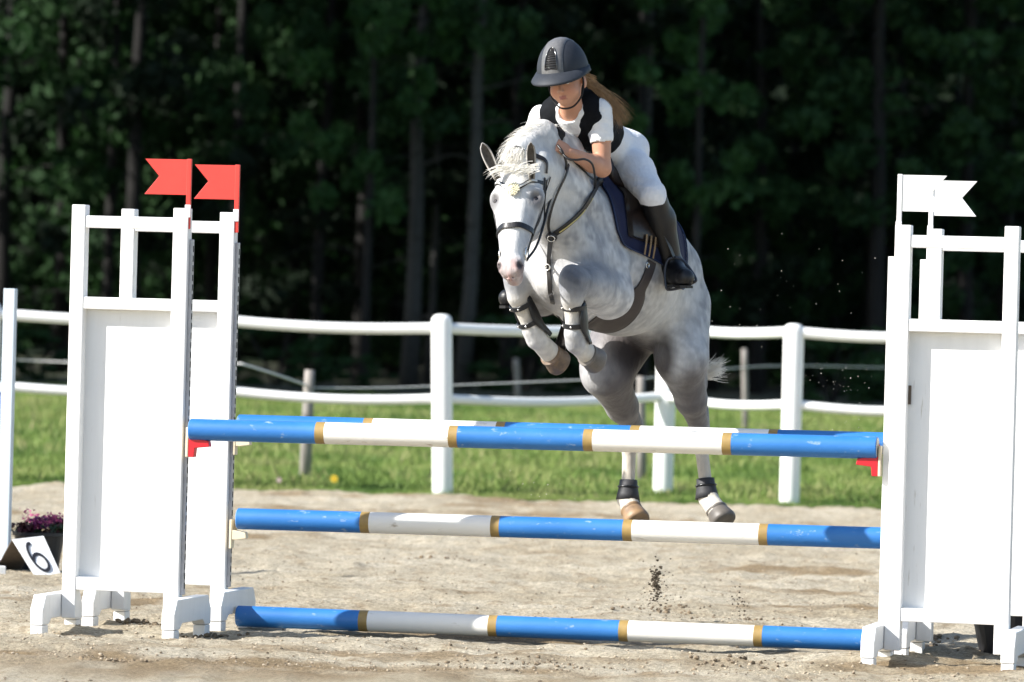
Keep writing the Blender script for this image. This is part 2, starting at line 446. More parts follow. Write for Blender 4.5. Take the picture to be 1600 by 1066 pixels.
blades('dry_grass', 15000, 42.95, 75, 1.7, 0.05, 0.18, grass_b, 'taller pale and yellowish grass stalks in the meadow', .7, clump_thr=0.0, seed=9)
flower_m = M_('yellow_petals', (0.75, 0.50, 0.02), 0.6)
pinkf = M_('pale_petals', (0.55, 0.42, 0.40), 0.6)
def flower(px, py, Y, m, r, label):
    c = P(px, py, Y); e = empty('wild_flower', (c.x, c.y, 0.03)); mb = MB()
    mb.sphere((0, 0, 0), (r * .35, r * .35, r * .3), 8, 5)
    for k in range(9):
        a = k * 2 * math.pi / 9; M = Matrix.Translation((math.cos(a) * r * .6, -0.01, math.sin(a) * r * .6)) @ Matrix.Rotation(-a, 4, 'Y')
        mb.add([M @ Vector(q) for q in ((-r * .4, 0, 0), (0, -.004, r * .22), (r * .42, 0, 0), (0, -.004, -r * .22))], [(0, 1, 2), (0, 2, 3)])
    o = mb.build('blossom', m, e); o.location = (0, 0, c.z - .03)
    MB().tube([(0, 0, -.02), (0.01, 0, (c.z - .03) * .5), (0, 0, c.z - .03)], .004, 5).build('stem', grass_a, e)
    tag(e, label, 'flower')
flower(522, 748, 43.3, flower_m, 0.035, 'bright yellow wild flower in the grass near the arena edge')
flower(436, 750, 43.3, pinkf, 0.025, 'small pale wild flower in the grass left of the yellow one')

# ------------------------------------------------------------------ forest
bark = M_('dark_conifer_bark', (0.009, 0.008, 0.007), 0.9, var=0.4, vscale=5, bump=0.02, bscale=12, stretch=(3, 3, 0.6))
birch = M_('pale_birch_bark', (0.045, 0.045, 0.042), 0.85, var=0.3, vscale=3, dirt=((0.025, 0.025, 0.02), 3.0, 0.50), stretch=(1, 1, 2.5))
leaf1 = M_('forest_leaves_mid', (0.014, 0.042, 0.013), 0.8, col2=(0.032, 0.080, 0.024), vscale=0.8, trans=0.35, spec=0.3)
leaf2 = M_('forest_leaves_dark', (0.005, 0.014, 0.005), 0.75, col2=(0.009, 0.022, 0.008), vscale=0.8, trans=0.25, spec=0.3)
floor_m = M_('forest_floor_litter', (0.030, 0.026, 0.016), 0.95, col2=(0.03, 0.045, 0.015), vscale=0.6)
tag(mesh_obj('forest_floor', [(-120, 91.5, 0.06), (90, 91.5, 0.06), (90, 175, 0.1), (-120, 175, 0.1)], [(0, 1, 2, 3)], floor_m), kind='structure')

def leaf_cloud(seed, nclump, leaves, W, H, size, z0=0.0, tilt=0.6):
    g = np.random.RandomState(seed)
    # clumps along branches: denser at rim, tapering up
    cz = z0 + (H - z0) * g.rand(nclump) ** 1.0
    t = (cz - z0) / (H - z0)
    rad = W * (0.55 + 0.45 * np.sin(np.pi * np.clip(t * 0.9 + 0.12, 0, 1))) * np.sqrt(g.rand(nclump)) 
    an = g.rand(nclump) * 2 * np.pi
    cc = np.stack([rad * np.cos(an), rad * np.sin(an), cz], 1)
    cs = W * (0.10 + 0.13 * g.rand(nclump))
    k = nclump * leaves
    d = g.normal(size=(k, 3)); d /= np.linalg.norm(d, axis=1)[:, None]
    d *= (g.rand(k) ** 0.4)[:, None]; d[:, 2] *= 0.5
    c = np.repeat(cc, leaves, 0) + d * np.repeat(cs, leaves)[:, None]
    u = g.normal(size=(k, 3)); u[:, 2] *= tilt; u /= np.linalg.norm(u, axis=1)[:, None]
    w = np.cross(u, g.normal(size=(k, 3))); w /= np.linalg.norm(w, axis=1)[:, None]
    s = (size * (0.5 + 0.8 * g.rand(k)))[:, None]
    v = np.empty((k, 4, 3)); v[:, 0] = c - u * s; v[:, 1] = c - w * s * .5; v[:, 2] = c + u * s; v[:, 3] = c + w * s * .5
    return v.reshape(-1, 3), (np.arange(k)[:, None] * 4 + np.array([[0, 1, 2, 3]]))
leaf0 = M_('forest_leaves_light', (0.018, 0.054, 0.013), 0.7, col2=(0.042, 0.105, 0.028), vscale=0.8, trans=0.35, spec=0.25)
CROWNS = []
for s_ in range(5):
    v, f = leaf_cloud(20 + s_, 120, 75, 2.6, 13.5, 0.13, z0=0.0)
    for lm, nm in ((leaf1, 'crown_mid'), (leaf2, 'crown_dark')):
        me = bpy.data.meshes.new(nm); me.from_pydata(v.tolist(), [], f.tolist()); me.materials.append(lm); CROWNS.append(me)
LIGHTC = []
for s_ in range(2):
    v, f = leaf_cloud(40 + s_, 70, 80, 2.2, 9.5, 0.12, z0=0.0); me = bpy.data.meshes.new('crown_light'); me.from_pydata(v.tolist(), [], f.tolist()); me.materials.append(leaf0); LIGHTC.append(me)

def make_tree(name, x, y, h, r, trunk_m, base, crown, scale, label, lean=0.0, group=None, cat='tree', limbs=5, sd=0):
    q = random.Random(sd * 31 + 5)
    e = empty(name, (x, y, 0.0)); mb = MB()
    n = 9; pts = []; rr = []
    for i in range(n):
        t = i / (n - 1); pts.append((lean * t * h + .05 * q.uniform(-1, 1), .05 * q.uniform(-1, 1), t * h)); rr.append(r * (1.15 - .95 * t) if i else r * 1.35)
    mb.tube(pts, rr, 10)
    for k in range(limbs):
        z = q.uniform(1.2, h * .8); a = q.uniform(0, 2 * math.pi); L_ = q.uniform(.7, 2.2)
        p0 = Vector((lean * z, 0, z)); p1 = p0 + Vector((math.cos(a) * L_ * .5, math.sin(a) * L_ * .5, .12 * L_)); p2 = p0 + Vector((math.cos(a) * L_, math.sin(a) * L_, q.uniform(-.35, .35) * L_))
        mb.tube(catmull([p0, p1, p2], 4), [r * .2 * (1 - .8 * i / 8) for i in range(9)], 5)
    mb.build('trunk', trunk_m, e, smooth=True)
    c = bpy.data.objects.new('crown', CROWNS[crown] if crown >= 0 else LIGHTC[-1 - crown]); COL.objects.link(c); c.parent = e
    c.location = (lean * base, -0.9 if crown >= 0 and 'front tree' not in label and group else 0, base); c.rotation_euler = (0, 0, q.uniform(0, 6.28)); c.scale = (scale[0], scale[0], scale[1])
    tag(e, label, cat, group); return e
TG = 'trees of the dark forest edge'
def gx(px, Y): return P(px, 600, Y).x
named = [  # px, Y, height, radius, bark, crown base, label, lean
    (638, 98, 14, 0.135, birch, 4.2, 'pale trunked birch left of the pale leaning one, bare low down', 0.012),
    (722, 97, 15, 0.125, birch, 5.4, 'pale slender birch leaning right just left of the horse head', 0.030),
    (668, 104, 13, 0.075, birch, 4.8, 'thin grey trunk standing between the two pale birches', 0.01),
    (570, 96.5, 13, 0.07, bark, 2.9, 'leafy tree with lighter green leaves left of the pale birches', 0.0),
    (1080, 96.5, 13, 0.07, bark, 3.4, 'leafy tree with lighter green leaves right behind the rider', 0.0),
    (362, 101, 14, 0.12, bark, 3.8, 'dark tree whose grey trunk shows above the second red flag', 0.0),
    (1000, 102, 14, 0.10, birch, 6.0, 'birch in shade behind the rider ponytail', 0.0),
    (165, 102, 14, 0.10, bark, 2.0, 'dark tree behind the left wing opening', 0.01),
    (1180, 103, 14, 0.12, bark, 1.6, 'dark leafy tree behind the right half of the white fence', -0.01),
    (1500, 103, 14, 0.12, bark, 1.6, 'dark tree behind the white flags', 0.0)]
for i, (px, Y, h, r, bm, base, lab, lean) in enumerate(named):
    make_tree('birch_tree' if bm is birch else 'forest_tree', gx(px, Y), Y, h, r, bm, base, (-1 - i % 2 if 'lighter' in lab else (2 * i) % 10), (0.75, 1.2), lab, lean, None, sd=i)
q = random.Random(12); kk = 0
rows = []
for (yy, x0, x1, step, base) in ((102, -9.5, 10.5, 3.1, 2.2), (106, -11, 12, 2.9, 1.2), (111, -12.5, 13.5, 2.9, 0.3), (117, -14, 15, 3.0, 0.0), (124, -15, 16, 3.1, 0.0)):
    x = x0
    while x < x1:
        rows.append((x + q.uniform(-.8, .8), yy + q.uniform(-1.3, 1.3), base + q.uniform(-.3, 1.4))); x += step
LM = [(0, 'at the left frame edge'), (190, 'behind the red flags'), (430, 'just right of the left wings'), (560, 'above the left round fence post'), (800, 'directly behind the pony head'), (960, 'behind the rider back'), (1240, 'above the right fence post'), (1440, 'behind the white flags'), (1600, 'at the right frame edge')]
used_lm = set()
for (x, y, b) in rows:
    row_l = 'dark leafy tree deep in the shaded forest behind the meadow'
    if y < 104:
        px_ = 800 + x / y * FPX; c_ = min(LM, key=lambda t: abs(t[0] - px_))
        if c_[0] not in used_lm: used_lm.add(c_[0]); row_l = 'dark leafy front tree of the forest ' + c_[1]
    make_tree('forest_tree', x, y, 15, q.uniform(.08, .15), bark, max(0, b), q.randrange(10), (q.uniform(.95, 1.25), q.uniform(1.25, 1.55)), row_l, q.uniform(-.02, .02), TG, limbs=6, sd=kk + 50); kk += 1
# tall unseen trees added left of and above the view to shade the edge
for i in range(16):
    x = -12.5 - (i // 2) * 3.0; y = (94 if i % 2 else 88.5) + q.uniform(-1.5, 1.5) - (i // 2) * .8
    make_tree('forest_tree', x, y, 19, .18, bark, 0.6, q.randrange(10), (1.45, 1.9), 'tall dense unseen tree added left of the view to shade the forest edge', 0, 'unseen shade trees left of the view', limbs=3, sd=200 + i)
# bushes at the foot of the forest
BUSH = []
for s_ in range(3):
    v, f = leaf_cloud(60 + s_, 40, 60, 1.2, 1.6, 0.09, z0=0.1)
    me = bpy.data.meshes.new('bush_leaves'); me.from_pydata(v.tolist(), [], f.tolist()); me.materials.append(leaf1); BUSH.append(me)
def bush(px, Y, s, lab, grp=None):
    e = empty('bush', (gx(px, Y), Y, 0.0)); c = bpy.data.objects.new('foliage', BUSH[q.randrange(3)]); COL.objects.link(c); c.parent = e; c.scale = (s, s, s * .8)
    mb = MB()
    for k in range(5):
        a = k * 1.3; mb.tube([(0, 0, 0), (.3 * math.cos(a) * s, .3 * math.sin(a) * s, .6 * s), (.7 * math.cos(a) * s, .7 * math.sin(a) * s, 1.1 * s)], [.03, .02, .008], 5)
    mb.build('stem', bark, e); tag(e, lab, 'bush', grp)
for (px, Y, s, w_) in ((60, 95, .7, 'at the far left between the pale post and the left wing'), (430, 96, .9, 'just right of the left wings'), (560, 94, .5, 'small, left of the round fence post'), (820, 97, 1.1, 'right of the leaning birch under the pony head'), (1300, 95, .9, 'between the right fence post and right wing'), (1420, 97, 1.0, 'behind the right wing')):
    bush(px, Y, s, 'low leafy bush ' + w_, 'bushes at the foot of the forest')
v, f = leaf_cloud(99, 900, 60, 14, 17, 0.42, z0=0.0)
v[:, 0] *= 3.0; v[:, 1] *= 0.35
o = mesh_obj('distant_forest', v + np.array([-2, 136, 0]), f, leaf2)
tag(o, 'deep dark wood filling the background behind the nearer trees', 'forest', kind='stuff')

# ------------------------------------------------------------------ white rail fence
fence = empty('rail_fence', (0, 43.5, 0))
tag(fence, 'white plastic rail fence with round posts between the arena and the meadow', 'fence')
def gpt(px, Y): 
    a = P(px, 760, Y); return Vector((a.x, Y, 0))
posts = [(-330, 43.5, 0, 0.075), (-20, 43.5, 0, .075), (337, 43.5, 0, .075), (692, 43.4, -.033 - .0, .082), (1036, 44.9, .0, .082), (1234, 43.45, 0.0, .08), (1490, 43.3, 0, .08), (1800, 43.2, 0, .08)]
tops = []
for (px, Y, lean, r) in posts:
    b = gpt(px, Y); h = 1.42 if px != 1036 else 1.44
    pr = [(r * .9, -0.1), (r, .05), (r, h - .06), (r * .93, h - .03), (r * .7, h - .008), (r * .3, h), (0.001, h)]
    M = Matrix.Translation(b) @ Matrix.Rotation(lean, 4, 'Y')
    MB().lathe(pr, 20, M).build('post', MAT['pvc'], fence, True, True)
    tops.append((b, lean, h))
for lvl, zs in (('top', (1.33, 1.33, 1.325, 1.31, 1.36, 1.355, 1.36, 1.36)), ('low', (.77, .765, .775, .755, .80, .785, .79, .79))):
    for i in range(len(posts) - 1):
        a = tops[i][0] + Vector((tops[i][1] * zs[i], 0, zs[i])); b = tops[i + 1][0] + Vector((tops[i + 1][1] * zs[i + 1], 0, zs[i + 1]))
        m = [a.lerp(b, t) + Vector((0, 0, -0.035 * math.sin(math.pi * t) * (1.1 if lvl == 'low' else .8))) for t in (0, .25, .5, .75, 1)]
        pts = catmull(m, 5)
        MB().tube(pts, 0.043 if lvl == 'top' else .038, 14).build('rail', MAT['pvc'], fence, True, True)
# electric tape fence on grey wooden posts
ef = empty('wire_fence', (0, 48, 0)); tag(ef, 'old electric tape fence on weathered grey wooden posts in the meadow', 'fence')
def wpost(px0, px1, ptop, Y, r):
    b = gpt(px0, Y); t = P(px1, ptop, Y)
    MB().tube([b + Vector((0, 0, -.1)), b.lerp(t, .4), b.lerp(t, .8), t], [r * 1.05, r, r * .95, r * .85], 9).build('post', MAT['greywood'], ef, True, True)
wpost(476, 484, 578, 46.5, .05); wpost(1003, 1001, 588, 47.5, .042); wpost(1163, 1163, 545, 70, .04); wpost(806, 806, 560, 90, .05)
for pts, r in (([(375, 568, 46), (430, 585, 46.2), (484, 604, 46.5)], .010), ([(484, 606, 46.5), (600, 606, 46.8), (760, 600, 47.1), (1001, 590, 47.5)], .006), ([(1001, 592, 47.5), (1200, 572, 60), (1400, 575, 66)], .006),
                ([(-40, 560, 60), (110, 566, 60), (300, 572, 55), (375, 568, 46)], .006)):
    MB().tube(catmull([P(*p) for p in pts], 6), r, 6).build('wire', MAT['wire'], ef, True, True)
# ------------------------------------------------------------------ the jump (oxer)
EA = math.atan2(-0.208, 0.978)
J0 = P(276, 700, 24.05); J0.z = 0
er = Vector((math.cos(EA), math.sin(EA), 0)); eb = Vector((-math.sin(EA), math.cos(EA), 0))
def J(x, y, z=0): return J0 + er * x + eb * y + Vector((0, 0, z))
SPAN = 3.17; SPREAD = 0.78
def build_wing(s, prot):
    e = empty('jump_wing', (0, 0, 0), EA); W = MAT['wing']
    def bx(name, x0, x1, y0, y1, z0, z1, m=W, bv=.004):
        a, b = sorted((s * x0, s * x1)); o = MB().box(a, b, y0, y1, z0, z1).build(name, m, e)
        if bv: bevel(o, bv)
        return o
    bx('post', -.034, .034, -.034, .034, .055, 1.86)
    bx('post', .432, .494, -.034, .034, .055, 1.865)
    bx('rail', .034, .432, -.030, .028, 1.765, 1.818)
    bx('rail', .034, .432, -.031, .030, 1.41, 1.463)
    bx('rail', .034, .432, -.031, .030, .18, .237)
    bx('panel', .034, .432, .024, .036, .237, 1.41, W, 0)
    for x0, x1 in ((-.094, -.036), (.496, .554)):
        poly = [(-.30, 0.035), (-.30, .105), (-.255, .165), (.255, .165), (.30, .105), (.30, .035), (.21, .035), (.17, .06), (-.17, .06), (-.21, .035)]
        a, b = sorted((s * x0, s * x1))
        f = MB().prism(poly, a, b).build('foot', W, e); bevel(f, .004)
        for y0, y1 in ((-.298, -.212), (.212, .298)):
            p_ = MB().box(a + .002, b - .002, y0, y1, -.03, .033).build('foot_pad', W, f); bevel(p_, .003)
    a, b = sorted((-s * .0345, -s * (.0345 + prot)))
    t = MB().box(a, b, -.004, .030, .175, 1.725).build('cup_track', MAT['alu'] if prot < .03 else W, e); bevel(t, .002)
    mb = MB(); xx = -s * (.0345 + prot + .0008)
    for k in range(36):
        z = .20 + k * .042; a, b = sorted((xx, xx + s * .004)); mb.box(a, b, .009, .021, z, z + .027)
    mb.build('slots', MAT['slot'], t)
    return e
WG = 'white wings of the blue and white oxer'
wl = build_wing(-1, .013); wl.location = J(0, 0)
tag(wl, 'white wooden jump wing at left nearest the camera, red flag on its inner post', 'jump wing', WG)
wl2 = copy_tree(wl); wl2.location = J(0.0, SPREAD)
tag(wl2, 'left white wooden jump wing standing behind the nearer one', 'jump wing', WG)
wr = build_wing(1, .030); MB().box(.0345, .046, .012, .0225, 1.10, 1.18).build('chip', MAT['chip_and_shade'], wr); wr.location = J(SPAN, 0)
tag(wr, 'white wooden jump wing at right nearest the camera, white flag on its inner post', 'jump wing', WG)
wr2 = copy_tree(wr); wr2.location = J(SPAN + .03, SPREAD)
tag(wr2, 'right white wooden jump wing partly hidden behind the nearer one', 'jump wing', WG)

whitef = M_('white_flag_paint', (0.80, 0.80, 0.78), 0.45, var=0.03, vscale=10)
def flag(s, m, x, y, dz, lab, grp):
    e = empty('jump_flag', J(x, y, 1.80 + dz), EA)
    bevel(MB().box(-.010, .010, -.008, .008, -.03, .275).build('staff', m, e), .002)
    w = .190; z0, z1 = .118, .272
    poly = [(0, z0), (s * w, z0), (s * w * .66, (z0 + z1) / 2 + .003), (s * w, z1), (0, z1)]
    poly = [(p + s * .0095, q_) for p, q_ in poly]
    if s < 0: poly = poly[::-1]
    bevel(MB().prism(poly, -.004, .004, 'y').build('flag', m, e), .001)
    bevel(MB().box(-.013, .013, -.013, -.0085, .02, .075).build('clip', MAT['sign'], e), .002)
    tag(e, lab, 'flag', grp)
flag(-1, MAT['red'], .030, -.02, .0, 'red swallowtail flag on the front left wing, leftmost of the two red ones', 'red jump flags')
flag(-1, MAT['red'], .040, SPREAD - .02, .0, 'red swallowtail flag on the rear left wing, right of the other red one', 'red jump flags')
flag(1, whitef, SPAN - .020, -.02, .0, 'white swallowtail flag on the front right wing', 'white jump flags')
flag(1, whitef, SPAN + .010, SPREAD - .02, .0, 'white swallowtail flag on the rear right wing, its notched tip showing', 'white jump flags')

def pole(A, B, r, lab, flip=0):
    A = Vector(A); B = Vector(B); d = B - A; Lg = d.length
    e = empty('jump_pole', A); e.rotation_euler = d.to_track_quat('X', 'Z').to_euler()
    cuts = [0, .188, .2015, .384, .397, .580, .5935, .780, .793, 1]; names = ['blue_section', 'gold_band', 'white_section', 'gold_band', 'blue_section', 'gold_band', 'white_section', 'gold_band', 'blue_section']
    ms = [MAT['blue'], MAT['gold'], MAT['white'], MAT['gold'], MAT['blue'], MAT['gold'], MAT['white'], MAT['gold'], MAT['blue']]
    Mx = Matrix.Rotation(math.pi / 2, 4, 'Y')
    for i in range(9):
        a, b = cuts[i] * Lg, cuts[i + 1] * Lg; rr = r + (.0004 if 'gold' in names[i] else 0)
        pr = [(rr, a), (rr, (a + b) / 2), (rr, b)]
        if i == 0: pr = [(rr - .004, 0), (rr, .004)] + pr[1:]
        if i == 8: pr = pr[:2] + [(rr, b - .004), (rr - .004, b)]
        o = MB().lathe(pr, 32, Mx).build(names[i], ms[i], e, True)
        m_ = o.modifiers.new('edge', 'EDGE_SPLIT'); m_.split_angle = R(35)
    MB().lathe([(r - .0045, -.001), (r - .0045, .01)], 24, Mx).build('end_face', MAT['pole_end'], e)
    MB().lathe([(r - .0045, Lg - .01), (r - .0045, Lg + .001)], 24, Mx).build('end_face', MAT['pole_end'], e)
    e['label'] = lab; e['category'] = 'jump pole'; e['group'] = 'blue and white jump poles'
    return e
pole(J(.065, -.02, .897), J(SPAN - .085, -.02, .912), .0475, 'blue and white pole on top of the jump at the front')
pole(J(.07, SPREAD + .0, .905), J(SPAN + .0, SPREAD + .0, .915), .048, 'blue and white top pole at the back, mostly hidden by the front one')
pole(J(.083, SPREAD - .02, .485), J(SPAN - .04, SPREAD - .02, .50), .0475, 'blue and white pole at half height below the rear top pole')
pole(J(.105, .715, .050), J(SPAN - .05, .715, .052), .047, 'blue and white pole lying on the sand under the jump')

def cup(x, y, z, s, m, lab):
    e = empty('jump_cup', J(x, y, z), EA)
    bevel(MB().box(*sorted((0, s * .012)), -.020, .028, -.085, .045).build('back_plate', MAT['cream'], e), .003)
    mb = MB(); a = s * .0125
    cl_ = .7 if m is MAT['cream'] else 1
    pts = [(0, -.025), (0, .0), (.09 * cl_, -.012), (.095 * cl_, -.038), (.03 * cl_, -.045), (.026 * cl_, -.045 - .04 * (cl_ == 1)), (0, -.045 - .04 * (cl_ == 1))]
    poly = [(a + s * p, q_) for p, q_ in pts]
    if s < 0: poly = poly[::-1]
    mb.prism(poly, -.018, .025, 'y'); bevel(mb.build('cup', m, e), .003)
    bevel(MB().box(*sorted((a, a + s * .012)), .022, .034, -.02, .05).build('lip', m, e), .002)
    tag(e, lab, 'jump cup', 'cups holding the jump poles')
pr_l, pr_r = .050, SPAN - .067
cup(pr_l, -.02, .862, 1, MAT['redcup'], 'red cup with cream back plate at the left end of the front top pole')
cup(pr_r + .0, -.02, .876, -1, MAT['redcup'], 'red cup under the right end of the front top pole')
cup(pr_l, SPREAD, .855, 1, MAT['cream'], 'cream cup at the left end of the rear top pole, half hidden')
cup(pr_l, SPREAD - .02, .435, 1, MAT['cream'], 'cream wooden cup at the left end of the middle pole')
cup(pr_r + .03, SPREAD, .862, -1, MAT['cream'], 'cream cup at the hidden right end of the rear top pole')
cup(pr_r + .03, SPREAD - .02, .450, -1, MAT['cream'], 'cream cup at the hidden right end of the middle pole')

# ------------------------------------------------------------------ things at the left edge
def gp(px, py):
    d = P(px, py, 10) - Vector((0, 0, CAMZ)); t = -CAMZ / d.z; return Vector((0, 0, CAMZ)) + d * t
w6 = gp(6, 893)
e = empty('blue_jump_wing', w6, R(-8))
bevel(MB().box(-.035, .028, -.03, .03, 0, 1.50).build('post', MAT['palewood'], e), .004)
bevel(MB().box(-.62, -.56, -.03, .03, 0, 1.50).build('post', MAT['palewood'], e), .004)
MB().box(-.56, -.035, -.01, .01, .1, .95).build('panel', MAT['bluepanel'], e)
bevel(MB().box(-.56, -.035, -.025, .025, .95, 1.0).build('rail', MAT['palewood'], e), .004)
bevel(MB().box(-.04, .02, -.28, .28, -.02, .07).build('foot', MAT['wing'], e), .004)
tag(e, 'pale jump wing with dark blue panel cut off by the left edge', 'jump wing')
# number board (A frame)
nb = gp(70, 903); e = empty('number_sign', nb, R(0))
s = 28.6 / FPX
def nbp(px, py, dY=0.0): 
    return P(px, py, nb.y + dY)
tl, tr, br, bl = nbp(19, 843, .10), nbp(68, 837.5, .14), nbp(97, 902, .03), nbp(57, 904, -.02)
nrm = (tr - tl).cross(bl - tl).normalized()
if nrm.y > 0: nrm = -nrm
def slab(name, q4, th, m, par):
    q4 = [Vector(v) for v in q4]; n_ = (q4[1] - q4[0]).cross(q4[3] - q4[0]).normalized() * th
    vs = [v for v in q4] + [v + n_ for v in q4]
    return MB().add(vs, [(0, 1, 2, 3), (7, 6, 5, 4), (0, 4, 5, 1), (1, 5, 6, 2), (2, 6, 7, 3), (3, 7, 4, 0)]).build(name, m, par, False, True)
slab('front_board', [tl, tr, br, bl], .006, MAT['sign'], e)
slab('rear_board', [nbp(18, 846, .105), nbp(66, 841, .15), nbp(30, 893, .55), nbp(-8, 893, .45)], .006, MAT['chip_and_shade'], e)  # rear leg of the sign, its shade put into the dark brown colour
path = [(-.02, .36), (-.14, .33), (-.23, .2), (-.25, .02), (-.2, -.18), (-.08, -.30), (.06, -.32), (.19, -.24), (.22, -.10), (.16, .03), (.02, .09), (-.12, .05), (-.21, -.06)]
ctr = (tl + tr + br + bl) / 4; ux = ((tr - tl) + (br - bl)) / 2; uy = ((tl - bl) + (tr - br)) / 2
pp = catmull([Vector((a, b, 0)) for a, b in path], 5); vs = []; w_ = .042
for i, p_ in enumerate(pp):
    t_ = (pp[min(i + 1, len(pp) - 1)] - pp[max(0, i - 1)]).normalized(); nn_ = Vector((-t_.y, t_.x, 0))
    for sg in (-1, 1):
        c = p_ + nn_ * w_ * sg; vs.append(ctr + ux * c.x + uy * c.y + nrm * .0025)
MB().add(vs, [(2 * i, 2 * i + 1, 2 * i + 3, 2 * i + 2) for i in range(len(pp) - 1)]).build('number_six', MAT['ink'], e, False, True)
tag(e, 'white tent shaped board with black number 6 in front of the flower pot', 'number sign')
# white block at the frame edge
b_ = gp(-4, 901); e = empty('white_block', b_, .2); bevel(MB().box(-.06, .04, -.03, .03, 0, .055).build('block', MAT['wing'], e), .004)
tag(e, 'small white wooden block on the sand at the left edge', 'block')
# flower pot
def pot(loc, r0, r1, h, sx, label, name='flower_pot'):
    e = empty(name, loc); M = Matrix.Diagonal((sx, 1, 1, 1))
    MB().lathe([(r0, 0), (r1, h - .02), (r1 + .012, h - .018), (r1 + .012, h), (r1 - .006, h), (r1 - .01, h - .03), (.01, h - .03)], 28, M).build('pot', MAT['black'], e, False)
    MB().lathe([(r1 * .95, h - .035), (r1 * .6, h - .02), (.005, h - .015)], 20, M).build('soil', M_('potting_soil', (.03, .02, .015), .95), e)
    tag(e, label, 'flower pot'); return e
pl = gp(54, 893); pl.y += .25
fp = pot(pl, .105, .135, .20, 1.0, 'black plastic pot of dark red and purple flowers beside the left wing')
petal = [M_('purple_petals', (.22, .03, .13), .6, var=.3, vscale=40, trans=.2), M_('magenta_petals', (.42, .07, .20), .6, trans=.2), M_('dark_red_leaves', (.07, .015, .025), .6, var=.4, vscale=30), M_('dark_green_leaves', (.02, .04, .015), .6)]
qq = random.Random(4)
for (nm, m, cnt, zlo, zhi, sz) in (('foliage', petal[2], 420, .19, .29, .017), ('green_leaves', petal[3], 120, .19, .27, .018), ('purple_blossoms', petal[0], 260, .22, .32, .012), ('magenta_blossoms', petal[1], 150, .25, .345, .011)):
    mb = MB(); cl = [(qq.uniform(-.13, .13), qq.uniform(-.08, .08), qq.uniform(.75, 1.0)) for _ in range(8)]
    for k in range(cnt):
        cx, cy, hh = qq.choice(cl); c = Vector((cx + qq.gauss(0, .018), cy + qq.gauss(0, .018), zlo + (zhi * hh - zlo) * qq.random() ** .7))
        u = Vector((qq.gauss(0, 1), qq.gauss(0, 1), qq.gauss(0, 1))).normalized() * sz; w = u.cross(Vector((qq.gauss(0, 1), qq.gauss(0, 1), qq.gauss(0, 1)))).normalized() * sz * .6
        mb.add([c - u, c - w, c + u, c + w], [(0, 1, 2, 3)])
    o = mb.build(nm, m, fp); o['kind'] = 'stuff'
# dark pot behind right wing
pr = gp(1572, 1016); e2 = pot(pr + Vector((0.02, .0, -.01)), .14, .20, .30, 1.0, 'black plastic pot standing behind the right wing')
mb = MB()
for k in range(500):
    c = Vector((qq.gauss(0, .07), qq.gauss(0, .07), .28 + .16 * qq.random()))
    u = Vector((qq.gauss(0, 1), qq.gauss(0, 1), qq.gauss(0, 1))).normalized() * .02; w = u.cross(Vector((qq.gauss(0, 1), qq.gauss(0, 1), qq.gauss(0, 1)))).normalized() * .012
    mb.add([c - u, c - w, c + u, c + w], [(0, 1, 2, 3)])
o = mb.build('foliage', petal[2], e2); o['kind'] = 'stuff'
# soil thrown up by the hooves
spray_m = M_('dark_wet_sand', (.06, .045, .028), .95, var=.4, vscale=30)
sp = []
def thrown(px, py, Y, n, sx, sy, rlo, rhi):
    for _ in range(n):
        sp.append((tuple(P(px + qq.gauss(0, sx), py + qq.gauss(0, sy), Y + qq.gauss(0, .1))), rlo + (rhi - rlo) * qq.random() ** 2))
thrown(1026, 910, 25.8, 170, 4.5, 15, .003, .010); thrown(1032, 938, 25.8, 130, 16, 22, .0015, .006); thrown(1152, 945, 25.8, 70, 10, 16, .002, .007)
tag(rocks_obj('flying_dirt', sp, spray_m), 'dark sand thrown up in the air by the hind hooves', 'flying dirt', kind='stuff')
sp = []; thrown(1310, 610, 25.6, 80, 45, 32, .001, .0032); thrown(1180, 470, 25.6, 35, 90, 60, .001, .0028); thrown(860, 780, 25.6, 20, 40, 25, .001, .003)
tag(rocks_obj('flying_grit', sp, M_('pale_grit', (.7, .66, .58), .8)), 'pale grit specks flying behind the horse', 'flying grit', kind='stuff')
